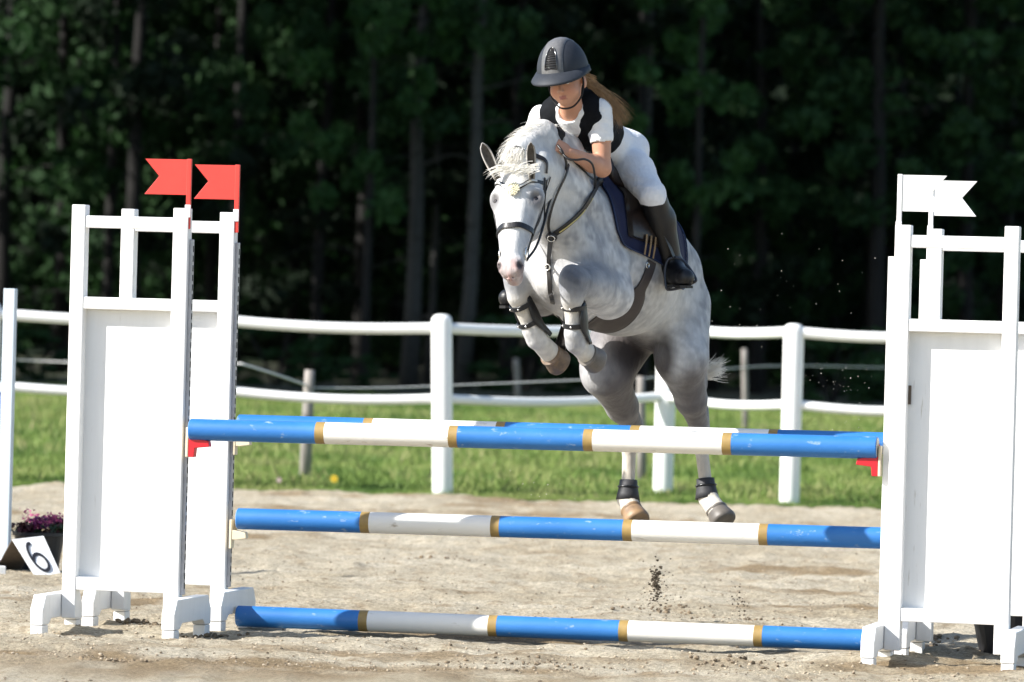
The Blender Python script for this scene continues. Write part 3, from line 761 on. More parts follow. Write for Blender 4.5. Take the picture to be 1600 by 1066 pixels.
# ------------------------------------------------------------------ signed distance modelling
class Field:
    def __init__(s, lo, hi, h):
        s.lo = np.array(lo, float); s.h = h; s.n = np.ceil((np.array(hi) - s.lo) / h).astype(int) + 1
        s.d = np.full(tuple(s.n), 9.0, np.float32)
        s.ax = [(s.lo[i] + h * np.arange(s.n[i])).astype(np.float32) for i in range(3)]
    def block(s, bl, bh):
        i0 = np.maximum(np.floor((np.array(bl) - s.lo) / s.h).astype(int), 0)
        i1 = np.minimum(np.ceil((np.array(bh) - s.lo) / s.h).astype(int) + 1, s.n)
        if (i1 <= i0).any(): return None
        sl = tuple(slice(a, b) for a, b in zip(i0, i1))
        g = np.meshgrid(*[s.ax[k][sl[k]] for k in range(3)], indexing='ij', sparse=True)
        return sl, g
    def apply(s, sl, b, k, mode):
        a = s.d[sl]
        if mode == 'add':
            h = np.clip(.5 + .5 * (a - b) / k, 0, 1); s.d[sl] = a * (1 - h) + b * h - k * h * (1 - h)
        else:
            h = np.clip(.5 - .5 * (a + b) / k, 0, 1); s.d[sl] = a * (1 - h) - b * h + k * h * (1 - h)
    def cone(s, a, ra, b, rb, k=.03, mode='add', sq=None):
        """tapered capsule; sq=(axis vector, factor>1) flattens it along that axis"""
        a = np.array(a, float); b = np.array(b, float); m = max(ra, rb) + 2 * k + 2 * s.h
        r = s.block(np.minimum(a, b) - m, np.maximum(a, b) + m)
        if r is None: return
        sl, g = r; ba = b - a; L2 = max(float(ba @ ba), 1e-9)
        p = [g[i] - a[i] for i in range(3)]
        t = np.clip((p[0] * ba[0] + p[1] * ba[1] + p[2] * ba[2]) / L2, 0, 1)
        q = [p[i] - t * ba[i] for i in range(3)]
        if sq:
            ax = np.array(sq[0], float); ax /= np.linalg.norm(ax); f = sq[1] - 1
            dd = q[0] * ax[0] + q[1] * ax[1] + q[2] * ax[2]
            q = [q[i] + dd * ax[i] * f for i in range(3)]
        d = np.sqrt(q[0] ** 2 + q[1] ** 2 + q[2] ** 2) - (ra + (rb - ra) * t)
        s.apply(sl, d.astype(np.float32), k, mode)
    def ell(s, c, r, F=None, k=.03, mode='add'):
        """ellipsoid; F = 3 orthonormal axes (rows)"""
        c = np.array(c, float); r = np.array(r, float); F = np.eye(3) if F is None else np.array([list(v) for v in F])
        ext = np.sqrt(((F * r[:, None]) ** 2).sum(0)) + 2 * k + 2 * s.h
        q = s.block(c - ext, c + ext)
        if q is None: return
        sl, g = q; p = [g[i] - c[i] for i in range(3)]
        l = [(p[0] * F[j, 0] + p[1] * F[j, 1] + p[2] * F[j, 2]) for j in range(3)]
        k0 = np.sqrt(sum((l[j] / r[j]) ** 2 for j in range(3))); k1 = np.sqrt(sum((l[j] / r[j] ** 2) ** 2 for j in range(3)))
        d = k0 * (k0 - 1) / np.maximum(k1, 1e-6)
        s.apply(sl, d.astype(np.float32), k, mode)
    def chain(s, pts, k=.03, sq=None):
        for (a, ra), (b, rb) in zip(pts[:-1], pts[1:]): s.cone(a, ra, b, rb, k, 'add', sq)
    def mesh(s, smooth=2):
        d = s.d; n = s.n; neg = d < 0
        c = np.zeros(tuple(n - 1), np.int8)
        for i in (0, 1):
            for j in (0, 1):
                for k in (0, 1):
                    c += neg[i:n[0] - 1 + i, j:n[1] - 1 + j, k:n[2] - 1 + k]
        act = (c > 0) & (c < 8); I = np.argwhere(act)
        vid = np.full(tuple(n - 1), -1, np.int64); vid[act] = np.arange(len(I))
        corner = [(i, j, k) for i in (0, 1) for j in (0, 1) for k in (0, 1)]
        cd = {q: d[I[:, 0] + q[0], I[:, 1] + q[1], I[:, 2] + q[2]] for q in corner}
        acc = np.zeros((len(I), 3)); cnt = np.zeros(len(I))
        for q in corner:
            for ax in range(3):
                if q[ax] == 0:
                    q2 = list(q); q2[ax] = 1; q2 = tuple(q2); A = cd[q]; B = cd[q2]
                    m = (A < 0) != (B < 0); t = np.where(m, A / np.where(m, A - B, 1), 0)
                    for x in range(3):
                        acc[:, x] += np.where(m, q[x] + (t if x == ax else 0), 0)
                    cnt += m
        V = (I + acc / cnt[:, None]) * s.h + s.lo
        F = []
        for ax in range(3):
            o1, o2 = (ax + 1) % 3, (ax + 2) % 3
            sa = [slice(0, n[i]) for i in range(3)]; sb = list(sa)
            sa[ax] = slice(0, n[ax] - 1); sb[ax] = slice(1, n[ax])
            A = neg[tuple(sa)]; B = neg[tuple(sb)]; E = np.argwhere(A != B)
            E = E[(E[:, o1] > 0) & (E[:, o2] > 0) & (E[:, o1] < n[o1] - 1) & (E[:, o2] < n[o2] - 1)]
            sgn = A[E[:, 0], E[:, 1], E[:, 2]]
            def vv(d1, d2):
                e = E.copy(); e[:, o1] -= d1; e[:, o2] -= d2; return vid[e[:, 0], e[:, 1], e[:, 2]]
            q = np.stack([vv(1, 1), vv(0, 1), vv(0, 0), vv(1, 0)], 1)
            q[~sgn] = q[~sgn][:, ::-1]; F.append(q)
        F = np.concatenate(F); F = F[(F >= 0).all(1)]
        e = np.concatenate([F[:, [0, 1]], F[:, [1, 2]], F[:, [2, 3]], F[:, [3, 0]]])
        for it in range(smooth):
            for lam in (0.5, -0.52):
                S = np.zeros_like(V); N_ = np.bincount(e[:, 0], minlength=len(V)).astype(float)
                for x in range(3): S[:, x] = np.bincount(e[:, 0], weights=V[e[:, 1], x], minlength=len(V))
                V = V + lam * (S / np.maximum(N_, 1)[:, None] - V)
        return V, F

# ------------------------------------------------------------------ the horse
Z_ = Vector((0, 0, 1))
chest = P(893, 378, 24.34); pelvis = P(1036, 478, 25.15)
hf = (chest - pelvis).normalized(); hl = Z_.cross(hf).normalized() * 1.0
if hl.x < 0: hl = -hl
hu = hf.cross(hl).normalized()
if hu.z < 0: hu = -hu
HF = (hf, hl, hu)
TR = chest.lerp(pelvis, 0.5)                      # barrel centre
H = Field(P(1140, 800, 23.3) * 0 + Vector((-0.25, 23.38, 0.38)), (1.12, 25.85, 2.38), 0.0085)
def hc(a, ra, b, rb, k=.035, sq=None): H.cone(P(*a), ra, P(*b), rb, k, 'add', sq)
rib = P(960, 408, 24.70)
H.ell(rib, (.46, .255, .325), HF, .03)
H.ell(P(890, 392, 24.38), (.25, .215, .285), HF, .07)                # chest
H.ell(P(1025, 474, 25.12), (.285, .212, .225), HF, .06)               # croup
hc((985, 325, 24.85), .12, (1044, 420, 25.12), .15, .08)             # loin
hc((925, 292, 24.52), .065, (985, 325, 24.82), .09, .07)             # withers
hc((945, 318, 24.42), .07, (918, 425, 24.20), .105, .05)             # left shoulder
hc((880, 300, 24.70), .07, (850, 425, 24.42), .10, .05)
hc((905, 425, 24.13), .07, (860, 432, 24.22), .075, .05)              # breast
hc((880, 440, 24.22), .09, (905, 478, 24.50), .10, .05)
# neck
hc((902, 352, 24.36), .175, (872, 300, 24.12), .130, .06)
hc((872, 300, 24.12), .130, (835, 262, 23.92), .092, .05)
hc((928, 285, 24.46), .055, (884, 228, 24.18), .055, .05)
hc((884, 228, 24.18), .055, (848, 207, 23.99), .048, .04)
hc((848, 207, 23.99), .048, (812, 236, 23.86), .050, .04)
hc((858, 345, 24.10), .085, (832, 300, 23.92), .07, .05)
hc((884, 260, 24.18), .095, (850, 235, 24.0), .08, .05)
hc((905, 400, 24.2), .11, (870, 345, 24.08), .10, .06)
# left fore
hc((945, 425, 24.32), .115, (955, 462, 24.28), .088, .05)
hc((952, 460, 24.30), .108, (924, 448, 24.10), .088, .03)
hc((945, 472, 24.28), .06, (948, 478, 24.30), .05, .03)
hc((926, 446, 24.12), .088, (899, 441, 23.97), .066, .03)
hc((892, 428, 23.96), .040, (893, 452, 23.94), .046, .02)
hc((896, 438, 23.95), .062, (894, 466, 23.96), .050, .02)
hc((894, 470, 23.97), .040, (897, 520, 24.00), .034, .02)
hc((897, 522, 24.00), .044, (900, 534, 24.02), .047, .02)
hc((901, 538, 24.03), .041, (919, 554, 24.11), .046, .02)
# right fore
hc((850, 430, 24.5), .10, (846, 462, 24.55), .075, .05)
hc((846, 462, 24.55), .092, (812, 442, 24.30), .066, .03)
hc((806, 436, 24.26), .056, (808, 462, 24.27), .044, .02)
hc((809, 466, 24.28), .040, (830, 512, 24.33), .034, .02)
hc((831, 516, 24.33), .044, (838, 528, 24.35), .048, .02)
hc((840, 531, 24.36), .042, (862, 554, 24.44), .047, .02)
# hindquarters, right leg then left leg
hc((1000, 478, 25.32), .165, (950, 572, 25.10), .130, .022)
hc((966, 522, 25.14), .09, (942, 585, 25.04), .095, .025)
hc((948, 585, 25.06), .105, (972, 635, 25.28), .072, .04)
hc((972, 635, 25.28), .070, (988, 664, 25.42), .048, .03)
hc((990, 648, 25.50), .030, (989, 680, 25.44), .042, .02)
hc((988, 668, 25.42), .045, (983, 700, 25.42), .034, .02)
hc((983, 700, 25.42), .031, (982, 752, 25.42), .031, .02)
hc((981, 768, 25.42), .043, (980, 778, 25.41), .043, .02)
hc((980, 780, 25.41), .043, (987, 798, 25.37), .047, .02)
hc((1058, 478, 25.15), .155, (1066, 560, 24.98), .12, .03)
hc((1068, 484, 25.25), .10, (1080, 600, 25.20), .075, .05)
hc((1064, 560, 24.98), .110, (1080, 625, 25.12), .070, .04)
hc((1080, 625, 25.12), .068, (1091, 660, 25.24), .046, .03)
hc((1098, 640, 25.33), .028, (1096, 672, 25.27), .040, .02)
hc((1092, 662, 25.24), .044, (1096, 700, 25.24), .033, .02)
hc((1096, 700, 25.24), .030, (1102, 750, 25.24), .030, .02)
hc((1104, 766, 25.23), .042, (1106, 776, 25.22), .042, .02)
hc((1107, 780, 25.22), .043, (1120, 798, 25.17), .047, .02)
# head
pollp = P(808, 248, 23.83); muz = P(793, 435, 23.55)
hy = (muz - pollp).normalized()
fx = Vector((0.958, -0.287, 0)); hx = (fx - hy * fx.dot(hy)).normalized(); hz = hx.cross(hy).normalized()
if hz.y > 0: hz = -hz
HH = (hx, hy, hz)
HL = (muz - pollp).length; hs = HL / 0.575
def hp(x, y, z): return pollp + (hx * x + hy * y + hz * z) * hs
def he(c, r, k=.02, mode='add', F=HH): H.ell(hp(*c), tuple(v * hs for v in r), F, k, mode)
def hcn(a, ra, b, rb, k=.02, mode='add'): H.cone(hp(*a), ra * hs, hp(*b), rb * hs, k, mode)
he((0, .09, -.078), (.102, .14, .092), .03)
for s_ in (-1, 1):
    he((s_ * .086, .165, -.050), (.032, .05, .036), .02)
    he((s_ * .080, .156, -.018), (.024, .020, .012), .008)
    he((s_ * .055, .20, -.125), (.036, .115, .095), .03)
    hcn((s_ * .072, .20, -.065), .026, (s_ * .040, .40, -.055), .020, .025)   # facial crest
hcn((0, .12, -.055), .080, (0, .30, -.045), .058, .03)
hcn((0, .30, -.045), .056, (0, .47, -.042), .043, .025)
hcn((0, .22, -.165), .052, (0, .47, -.095), .034, .035)
he((0, .495, -.052), (.050, .066, .050), .025)
he((0, .515, -.105), (.036, .042, .030), .02)
for s_ in (-1, 1):
    he((s_ * .034, .500, -.022), (.022, .036, .020), .015)
    he((s_ * .046, .506, -.008), (.007, .020, .016), .006, 'sub')
    he((s_ * .094, .182, -.012), (.020, .022, .018), .012, 'sub')
    he((s_ * .020, .24, .018), (.012, .07, .006), .02, 'sub')
he((0, .548, -.082), (.05, .004, .05), .008, 'sub')
HV, HFc = H.mesh(3)
# coat colour by place, with some light and shade painted in
def wgt(p, r, soft=.5):
    d = np.linalg.norm(HV - np.array(P(*p) if len(p) == 3 and p[2] > 20 else p), axis=1); return np.clip((r - d) / (r * soft), 0, 1)[:, None]
colr = np.tile(np.array([[.40, .40, .405]]), (len(HV), 1))
vna, vnb, vnc = VN(31), VN(32), VN(33)
u_ = (HV - np.array(TR)) @ np.array([list(hf), list(hl), list(hu)]).T
dap = .8 * vna(u_[:, 0] * 22 + u_[:, 1] * 5, u_[:, 2] * 22 + 40 + u_[:, 1] * 8) + .8 * vnb(u_[:, 0] * 48, u_[:, 2] * 48 + u_[:, 1] * 19 + 60)
big = vnc(u_[:, 0] * 4 + 9, u_[:, 2] * 4 + 50)
def mixc(c, w):
    global colr
    colr = colr * (1 - w) + np.array([c]) * w
hd = wgt(tuple(hp(0, .2, -.02)), .40, .4)
mixc((.60, .60, .59), hd)
mixc((.58, .575, .56), wgt((865, 250, 24.05), .28, .6) * (1 - hd))
body_m = 1 - np.clip(hd * 1.2, 0, 1)
colr = colr * (1 + body_m * (np.clip(dap * 3.0, -1, 1)[:, None] * np.array([[.27, .265, .245]]) + .65 * big[:, None]))
mixc((.66, .63, .57), wgt((1000, 470, 24.85), .34, .7) * .8)  # paler cream flank, light bounced off the sand put into the colour
mixc((.64, .62, .58), wgt((865, 470, 24.25), .20, .7) * .7)
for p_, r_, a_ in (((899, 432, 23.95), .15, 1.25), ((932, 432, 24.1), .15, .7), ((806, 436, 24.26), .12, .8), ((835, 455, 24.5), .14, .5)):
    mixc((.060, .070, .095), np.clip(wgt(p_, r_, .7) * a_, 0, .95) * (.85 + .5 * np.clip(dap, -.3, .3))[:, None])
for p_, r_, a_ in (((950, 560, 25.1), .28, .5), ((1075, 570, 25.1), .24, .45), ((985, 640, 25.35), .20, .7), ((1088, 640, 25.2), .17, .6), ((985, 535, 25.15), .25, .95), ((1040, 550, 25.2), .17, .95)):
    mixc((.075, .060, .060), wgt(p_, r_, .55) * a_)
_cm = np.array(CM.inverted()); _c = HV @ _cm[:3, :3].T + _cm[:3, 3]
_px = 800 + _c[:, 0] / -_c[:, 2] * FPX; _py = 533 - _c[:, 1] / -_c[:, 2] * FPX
def blob(cx, cy, rx, ry, y0, y1):     # soft oval mask for darkening groin, thighs and forearm
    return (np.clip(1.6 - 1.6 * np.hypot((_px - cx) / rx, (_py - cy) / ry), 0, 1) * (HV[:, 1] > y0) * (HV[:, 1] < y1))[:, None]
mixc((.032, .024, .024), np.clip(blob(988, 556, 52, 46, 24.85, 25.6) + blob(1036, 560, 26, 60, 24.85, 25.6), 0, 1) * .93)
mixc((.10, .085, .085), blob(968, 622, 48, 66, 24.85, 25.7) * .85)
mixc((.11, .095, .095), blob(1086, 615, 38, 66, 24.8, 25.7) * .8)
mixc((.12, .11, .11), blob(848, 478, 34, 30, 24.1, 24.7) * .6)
for a, b, r_ in (((895, 475, 23.97), (915, 560, 24.1), .07), ((809, 470, 24.28), (860, 555, 24.42), .07), ((983, 705, 25.42), (985, 800, 25.37), .09), ((1096, 705, 25.24), (1118, 800, 25.18), .09)):
    for t in np.linspace(0, 1, 8):
        q3 = P(a[0] + (b[0] - a[0]) * t, a[1] + (b[1] - a[1]) * t, a[2] + (b[2] - a[2]) * t); mixc((.62, .56, .46), wgt(tuple(q3), r_, .5) * .5)
hl_ = (HV - np.array(pollp)) @ np.array([list(hx), list(hy), list(hz)]).T / hs
cheek_shade = np.clip((np.abs(hl_[:, 0]) - .042) / .03, 0, 1) * np.clip((hl_[:, 1] - .10) / .08, 0, 1) * (np.linalg.norm(HV - np.array(hp(0, .28, -.05)), axis=1) < .27)
mixc((.33, .33, .34), (cheek_shade * (.75 + .8 * np.clip(dap, -.4, .4)))[:, None])  # cheek sides greyed, shade painted into the coat
mz = np.clip((hl_[:, 1] - .465) / .05, 0, 1) * (np.linalg.norm(HV - np.array(muz), axis=1) < .2)
mk = vna(hl_[:, 0] * 45 + 5, hl_[:, 1] * 45 + 80)
mixc((.44, .27, .245), (mz * np.clip(.7 + mk, 0, 1))[:, None])
mixc((.085, .07, .075), (mz * np.clip(np.abs(hl_[:, 0]) / .045 - .42 + mk * .9, 0, 1))[:, None])
for s_ in (-1, 1):
    mixc((.03, .02, .02), wgt(tuple(hp(s_ * .043, .507, -.012)), .022 * hs, .5))
    mixc((.07, .065, .07), wgt(tuple(hp(s_ * .086, .184, -.034)), .052, .75) * .95)
mixc((.33, .33, .35), (np.clip(np.abs(hl_[:, 0]) / .05 - .5, 0, 1) * np.clip((hl_[:, 1] - .28) / .08, 0, 1) * np.clip((.46 - hl_[:, 1]) / .05, 0, 1) * (hl_[:, 1] < .5) * (np.linalg.norm(HV - np.array(hp(0, .35, -.05)), axis=1) < .2))[:, None] * .8)
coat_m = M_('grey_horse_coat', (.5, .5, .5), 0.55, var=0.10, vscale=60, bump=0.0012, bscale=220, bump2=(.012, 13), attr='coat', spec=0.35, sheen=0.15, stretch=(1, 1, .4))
horse = empty('horse', tuple(Vector((TR.x, TR.y, 0))))
tag(horse, 'dapple grey pony jumping over the oxer with folded forelegs', 'horse')
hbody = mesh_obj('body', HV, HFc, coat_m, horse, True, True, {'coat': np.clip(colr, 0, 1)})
hbvh = BVHTree.FromPolygons(HV.tolist(), HFc.tolist())
CAMP = Vector((0, 0, CAMZ))
def hit(px, py, bvh=hbvh):
    d = (P(px, py, 24) - CAMP).normalized(); r = bvh.ray_cast(CAMP, d)
    return (r[0], r[1]) if r[0] is not None else None

# eyes
eye_m = M_('dark_eye', (.012, .008, .006), .08, spec=.8)
for s_ in (-1, 1):
    o = MB().sphere(hp(s_ * .0840, .184, -.0415), .0185, 14, 10).build('eye', eye_m, horse, True, True)
# hooves
hoof_m = M_('striped_horn_hoof', (.30, .19, .10), .5, col2=(.10, .07, .05), vscale=9, bump=.001, bscale=60)
hoof_g = M_('grey_horn_hoof', (.17, .15, .13), .5, col2=(.09, .08, .07), vscale=9)
def hoof(a, b, r0, r1, toe, m):
    a = P(*a); b = P(*b); ax = (b - a).normalized(); t = Vector(toe); t = (t - ax * t.dot(ax)).normalized(); sd = ax.cross(t)
    M = Matrix((sd, t, ax)).transposed().to_4x4(); M.translation = a
    L_ = (b - a).length; n = 24; prof = [(-.12, r0 * .6, 0), (-.02, r0 * 1.04, 0.0), (.10, r0 * 1.06, .02), (.16, r0 * .99, .04), (.5, (r0 + r1) / 2, .12), (.86, r1, .22), (1.02, r1 * .96, .24), (1.10, r1 * .84, .24), (1.10, .5 * r1, .24), (1.02, .02 * r1, .24)]
    vs = []
    for (z, r, sh) in prof:
        for j in range(n):
            an = 2 * math.pi * j / n; x = math.cos(an) * r; y = math.sin(an) * r * (1.12 if math.sin(an) > 0 else .85) + sh * r1 * .55
            vs.append(M @ Vector((x, y, z * L_)))
    k = len(prof); fs = [(i * n + j, i * n + (j + 1) % n, (i + 1) * n + (j + 1) % n, (i + 1) * n + j) for i in range(k - 1) for j in range(n)]
    o = MB().add(vs, fs).build('hoof', m, horse, True, True); md = o.modifiers.new('e', 'EDGE_SPLIT'); md.split_angle = R(50)
hoof((917, 552, 24.10), (932, 560, 24.15), .050, .059, (.0, -.4, -1), hoof_g)
hoof((860, 552, 24.43), (875, 563, 24.48), .051, .061, (-.1, -.4, -1), hoof_m)
hoof((986, 796, 25.38), (996, 817, 25.33), .049, .062, (.25, -1, -.1), hoof_m)
hoof((1119, 797, 25.18), (1130, 817, 25.14), .049, .062, (.5, -1, -.1), hoof_g)
# ears
ear_m = M_('grey_ear_fur', (.45, .43, .40), .8, var=.2, vscale=40)
earin_m = M_('dark_ear_inside', (.10, .085, .07), .9, var=.3, vscale=60)
def ear(base, tip, wid, face):
    base = Vector(base); tip = Vector(tip); ax = tip - base; L_ = ax.length; ax.normalize(); f = Vector(face); f = (f - ax * f.dot(ax)).normalized(); sd = ax.cross(f)
    vs = []; n = 13; k = 10
    for i in range(k + 1):
        t = i / k; w = wid * (.50 + .97 * t - .2 * t * t) * math.sqrt(max(0, 1 - t ** 2.6)) ; w = max(w, .0008)
        for j in range(n):
            an = (j / (n - 1) - .5) * 2 * (2.45 - 1.1 * t)        # cupped, open towards f
            vs.append(base + ax * (L_ * t) + sd * math.sin(an) * w - f * (math.cos(an)) * w * .8 + f * .004 * t)
    fs = [(i * n + j, i * n + j + 1, (i + 1) * n + j + 1, (i + 1) * n + j) for i in range(k) for j in range(n - 1)]
    o = MB().add(vs, fs).build('ear', [ear_m, earin_m], horse, True, True)
    md = o.modifiers.new('s', 'SOLIDIFY'); md.thickness = .005; md.offset = 0; md.material_offset = 0
    o2 = MB().add([v + f * .004 for v in vs], fs).build('ear_lining', earin_m, o, True, True)
ear(P(778, 280, 23.76), P(753, 224, 23.75), .026, (.25, -1, .1))
ear(P(831, 280, 23.74), P(829, 222, 23.69), .022, (.15, -1, .0))
# hair
def strands(name, roots, m, parent, n, width, seed, drift, curl=.01, seg=7, DR=.12):
    """roots(rng)-> (point, direction, length); ribbons that bend towards drift"""
    g = random.Random(seed); vs = []; fs = []
    for _ in range(n):
        p, d, L_ = roots(g); p = Vector(p); d = Vector(d).normalized(); w = width * g.uniform(.5, 1.2)
        sd = d.cross(Vector((g.gauss(0, .3), -1, g.gauss(0, .3)))).normalized(); ph = g.uniform(0, 6.28); b0 = len(vs)
        dr = Vector(drift) * g.uniform(.5, 1.4) + Vector((g.gauss(0, 1), g.gauss(0, 1), g.gauss(0, 1))) * DR
        for i in range(seg + 1):
            t = i / seg; ww = w * (1 - .85 * t ** 1.5); off = sd * math.sin(ph + t * 5) * curl
            vs += [p - sd * ww + off, p + sd * ww + off]
            d = (d + dr * (.32)).normalized(); p = p + d * L_ / seg
        fs += [(b0 + 2 * i, b0 + 2 * i + 1, b0 + 2 * i + 3, b0 + 2 * i + 2) for i in range(seg)]
    o = mesh_obj(name, [tuple(v) for v in vs], fs, m, parent, True, True); return o
mane_m = M_('cream_white_mane', (.92, .90, .86), .6, col2=(.82, .78, .68), vscale=30, trans=.25)
crest = [P(932, 262, 24.45), P(900, 222, 24.25), P(868, 196, 24.08), P(842, 194, 23.97), P(820, 212, 23.90), P(808, 238, 23.82)]
cc_ = catmull(crest, 8)
def mroot(g):
    t = g.random() ** .8; i = min(int(t * (len(cc_) - 1)), len(cc_) - 2); p = cc_[i].lerp(cc_[i + 1], g.random())
    return p + Vector((g.gauss(0, .012), g.gauss(0, .02), -.005)), Vector((-.8 + g.gauss(0, .2), g.uniform(-.5, .3), .25)), g.uniform(.04, .10)
o = strands('mane', mroot, mane_m, horse, 2600, .0014, 5, (-.85, -.15, -1.1), .004, 7, .07)
def froot(g):
    return P(806 + g.gauss(0, 8), 238 + g.gauss(0, 4), 23.79), Vector((g.gauss(0, .25), -.8, .05)), g.uniform(.06, .10)
strands('forelock', froot, mane_m, horse, 700, .0014, 6, (-.35, -.15, -1.0), .003, 7, .06)
def fr2(g):
    return P(782 + 62 * g.random(), 262 + g.gauss(0, 3), 23.70), Vector((-1 + g.gauss(0, .12), .10, -.14)), g.uniform(.05, .09)
strands('forelock', fr2, mane_m, horse, 240, .0013, 16, (-.1, .1, -.3), .002, 7, .05)
def troot(g):
    return P(1074 + g.gauss(0, 4), 450 + g.gauss(0, 6), 25.42), Vector((.05 + g.gauss(0, .05), .6, -.5)), g.uniform(.35, .50)
strands('tail', troot, mane_m, horse, 300, .004, 7, (.02, .0, -1.4), .008, 10)
def tr2(g):
    return P(1084 + g.gauss(0, 4), 585 + g.gauss(0, 4), 25.5), Vector((1, 0, .0 + g.gauss(0, .12))), g.uniform(.10, .16)
strands('tail_tip', tr2, mane_m, horse, 220, .0028, 8, (.1, 0, .3), .006)
# ------------------------------------------------------------------ the rider
def mir(p):
    p = Vector(p); return p - hl * (2 * (p - TR).dot(hl))
def mirF(p): return mir(p) + Vector((-.045, 0, -.11))
def frame(yaw, pitch, roll):
    """axes (left, up, forward) of a head that faces the camera when all are 0"""
    M = Matrix.Rotation(R(yaw), 3, 'Z') @ Matrix.Rotation(R(pitch), 3, 'X') @ Matrix.Rotation(R(roll), 3, 'Y')
    return M @ Vector((1, 0, 0)), M @ Vector((0, 0, 1)), M @ Vector((0, -1, 0))
hX, hU, hF_ = frame(-20, 12, -6)
HC = P(886, 127, 24.0)
def rp(x, y, z): return HC + hX * x + hU * y + hF_ * z
RF = (hX, hU, hF_)
SL, SR = P(938, 172, 24.16), P(846, 182, 24.34)
NB = P(893, 176, 24.14); PV = P(965, 241, 24.76)
tA = (PV - NB).normalized(); tL = (SL - SR); tL = (tL - tA * tL.dot(tA)).normalized(); tN = tA.cross(tL).normalized()
if tN.y > 0: tN = -tN
TF = (tL, tA, tN)
def tp(x, y, z): return NB + tA * y + tL * x + tN * z
EL, WL = P(941, 263, 24.14), P(889, 238, 23.98)
ER, WR = P(826, 238, 24.42), P(848, 200, 24.14)
KL = P(1019, 305, 24.42); HLp = P(972, 244, 24.72); AL = P(1050, 414, 24.58)
KR = mir(KL); AR = mirF(AL); HRp = P(962, 240, 24.90)
TOE = P(1071, 434, 24.40); HEEL = P(1050, 432, 24.62)
def torso(F, g=0.0, lo=0.0):
    F.ell(tp(0, .12, -.01), (.140 + g, .15 + g, .098 + g), TF, .03)
    F.cone(tp(-.085, .055, -.01), .052 + g, tp(.085, .055, -.01), .052 + g, .04)
    F.cone(tp(0, .2, -.01), .105 + g, tp(0, .40, -.015), .098 + g, .05, 'add', (tN, 1.15))
def hips(F, g=0.0):
    F.ell(PV, (.128 + g, .11 + g, .095 + g), TF, .04)
    F.ell(PV + tL * .060 + tN * -.03 + tA * .02, (.066 + g, .075 + g, .066 + g), TF, .03)
    F.ell(PV - tL * .060 + tN * -.03 + tA * .02, (.066 + g, .075 + g, .066 + g), TF, .03)
def thigh(F, h, k, g=0.0, kn=.053):
    m = h.lerp(k, .45) + Vector((0, 0, .005))
    F.cone(h, .084 + g, m, .078 + g, .04); F.cone(m, .078 + g, k, kn + g, .03)
def shin(F, k, a, g=0.0):
    k2 = k.lerp(a, .10); m = k.lerp(a, .35) + Vector((.006, .02, 0))
    F.cone(k2, .050 + g, m, .052 + g, .03); F.cone(m, .054 + g, a, .036 + g, .03)
def foot(F, a, heel, toe, g=0.0):
    F.cone(a, .036 + g, heel, .032 + g, .02); F.cone(heel, .031 + g, toe, .030 + g, .025)
    F.cone(a, .034 + g, heel.lerp(toe, .65), .033 + g, .03)
def arm(F, s, e, w, g=0.0):
    m = s.lerp(e, .4); F.cone(s, .044 + g, m, .044 + g, .03); F.cone(m, .044 + g, e, .037 + g, .02)
    m = e.lerp(w, .3); F.cone(e, .037 + g, m, .038 + g, .02); F.cone(m, .038 + g, w, .022 + g, .02)
B = Field((-.02, 23.7, 1.35), (1.08, 25.45, 2.78), 0.0058)
def be(c, r, k=.012, mode='add'): B.ell(rp(*c), r, RF, k, mode)
be((0, .04, -.02), (.073, .092, .092)); be((0, -.02, .030), (.062, .082, .058)); be((0, -.078, .052), (.026, .022, .024), .02)
for s_ in (-1, 1):
    be((s_ * .036, -.035, .050), (.026, .030, .028), .015); be((s_ * .074, -.012, -.012), (.009, .028, .018), .006)
    be((s_ * .031, .008, .094), (.017, .012, .012), .01, 'sub')
    be((s_ * .010, -.032, .099), (.007, .006, .008), .005)
B.cone(rp(0, .005, .088), .007, rp(0, -.028, .104), .010, .008)
be((0, -.0550, .084), (.017, .0045, .010), .004); be((0, -.0625, .083), (.014, .0045, .009), .004); be((0, -.059, .096), (.020, .0016, .008), .003, 'sub')
B.cone(rp(0, -.05, -.02), .046, NB, .050, .03)
torso(B); hips(B)
thigh(B, HLp, KL); thigh(B, HRp, KR); shin(B, KL, AL); shin(B, KR, AR)
foot(B, AL, HEEL, TOE); foot(B, AR, mirF(HEEL), mirF(TOE))
arm(B, SL, EL, WL); arm(B, SR, ER, WR)
def hand(F, W, K, palm_n, g=0.0):
    """palm plus four curled fingers of different length and a thumb closing on them"""
    d = (K - W).normalized(); n = Vector(palm_n); n = (n - d * n.dot(d)).normalized(); a = d.cross(n).normalized()
    if a.z > 0: a = -a                                   # from the index (top) to the little finger (bottom)
    F.ell(W.lerp(K, .55), (.040 + g, .034 + g, .015 + g), (d, a, n), .012)
    for i, (ln, rr) in enumerate(((.9, .0086), (1.0, .0088), (.94, .0084), (.74, .0076))):
        b = K + a * (-.024 + .0165 * i) - d * (.004 if i in (0, 3) else 0)
        p1 = b + d * .020 * ln + n * .012; p2 = p1 + n * .022 * ln - d * .004; p3 = p2 - d * .020 * ln + n * .004
        F.cone(W.lerp(K, .6) + a * (-.018 + .012 * i), rr, b, rr + g, .008)
        F.cone(b, rr + g, p1, rr * .96 + g, .004); F.cone(p1, rr * .96 + g, p2, rr * .9 + g, .003); F.cone(p2, rr * .9 + g, p3, rr * .8 + g, .003)
    t0 = W.lerp(K, .25) - a * .020; t1 = W.lerp(K, .62) - a * .036 + n * .014; t2 = K - a * .030 + n * .030
    F.cone(t0, .0125 + g, t1, .0105 + g, .01); F.cone(t1, .0100 + g, t2, .0085 + g, .004)
KLh, KRh = P(871, 227, 23.95), P(865, 209, 24.00)
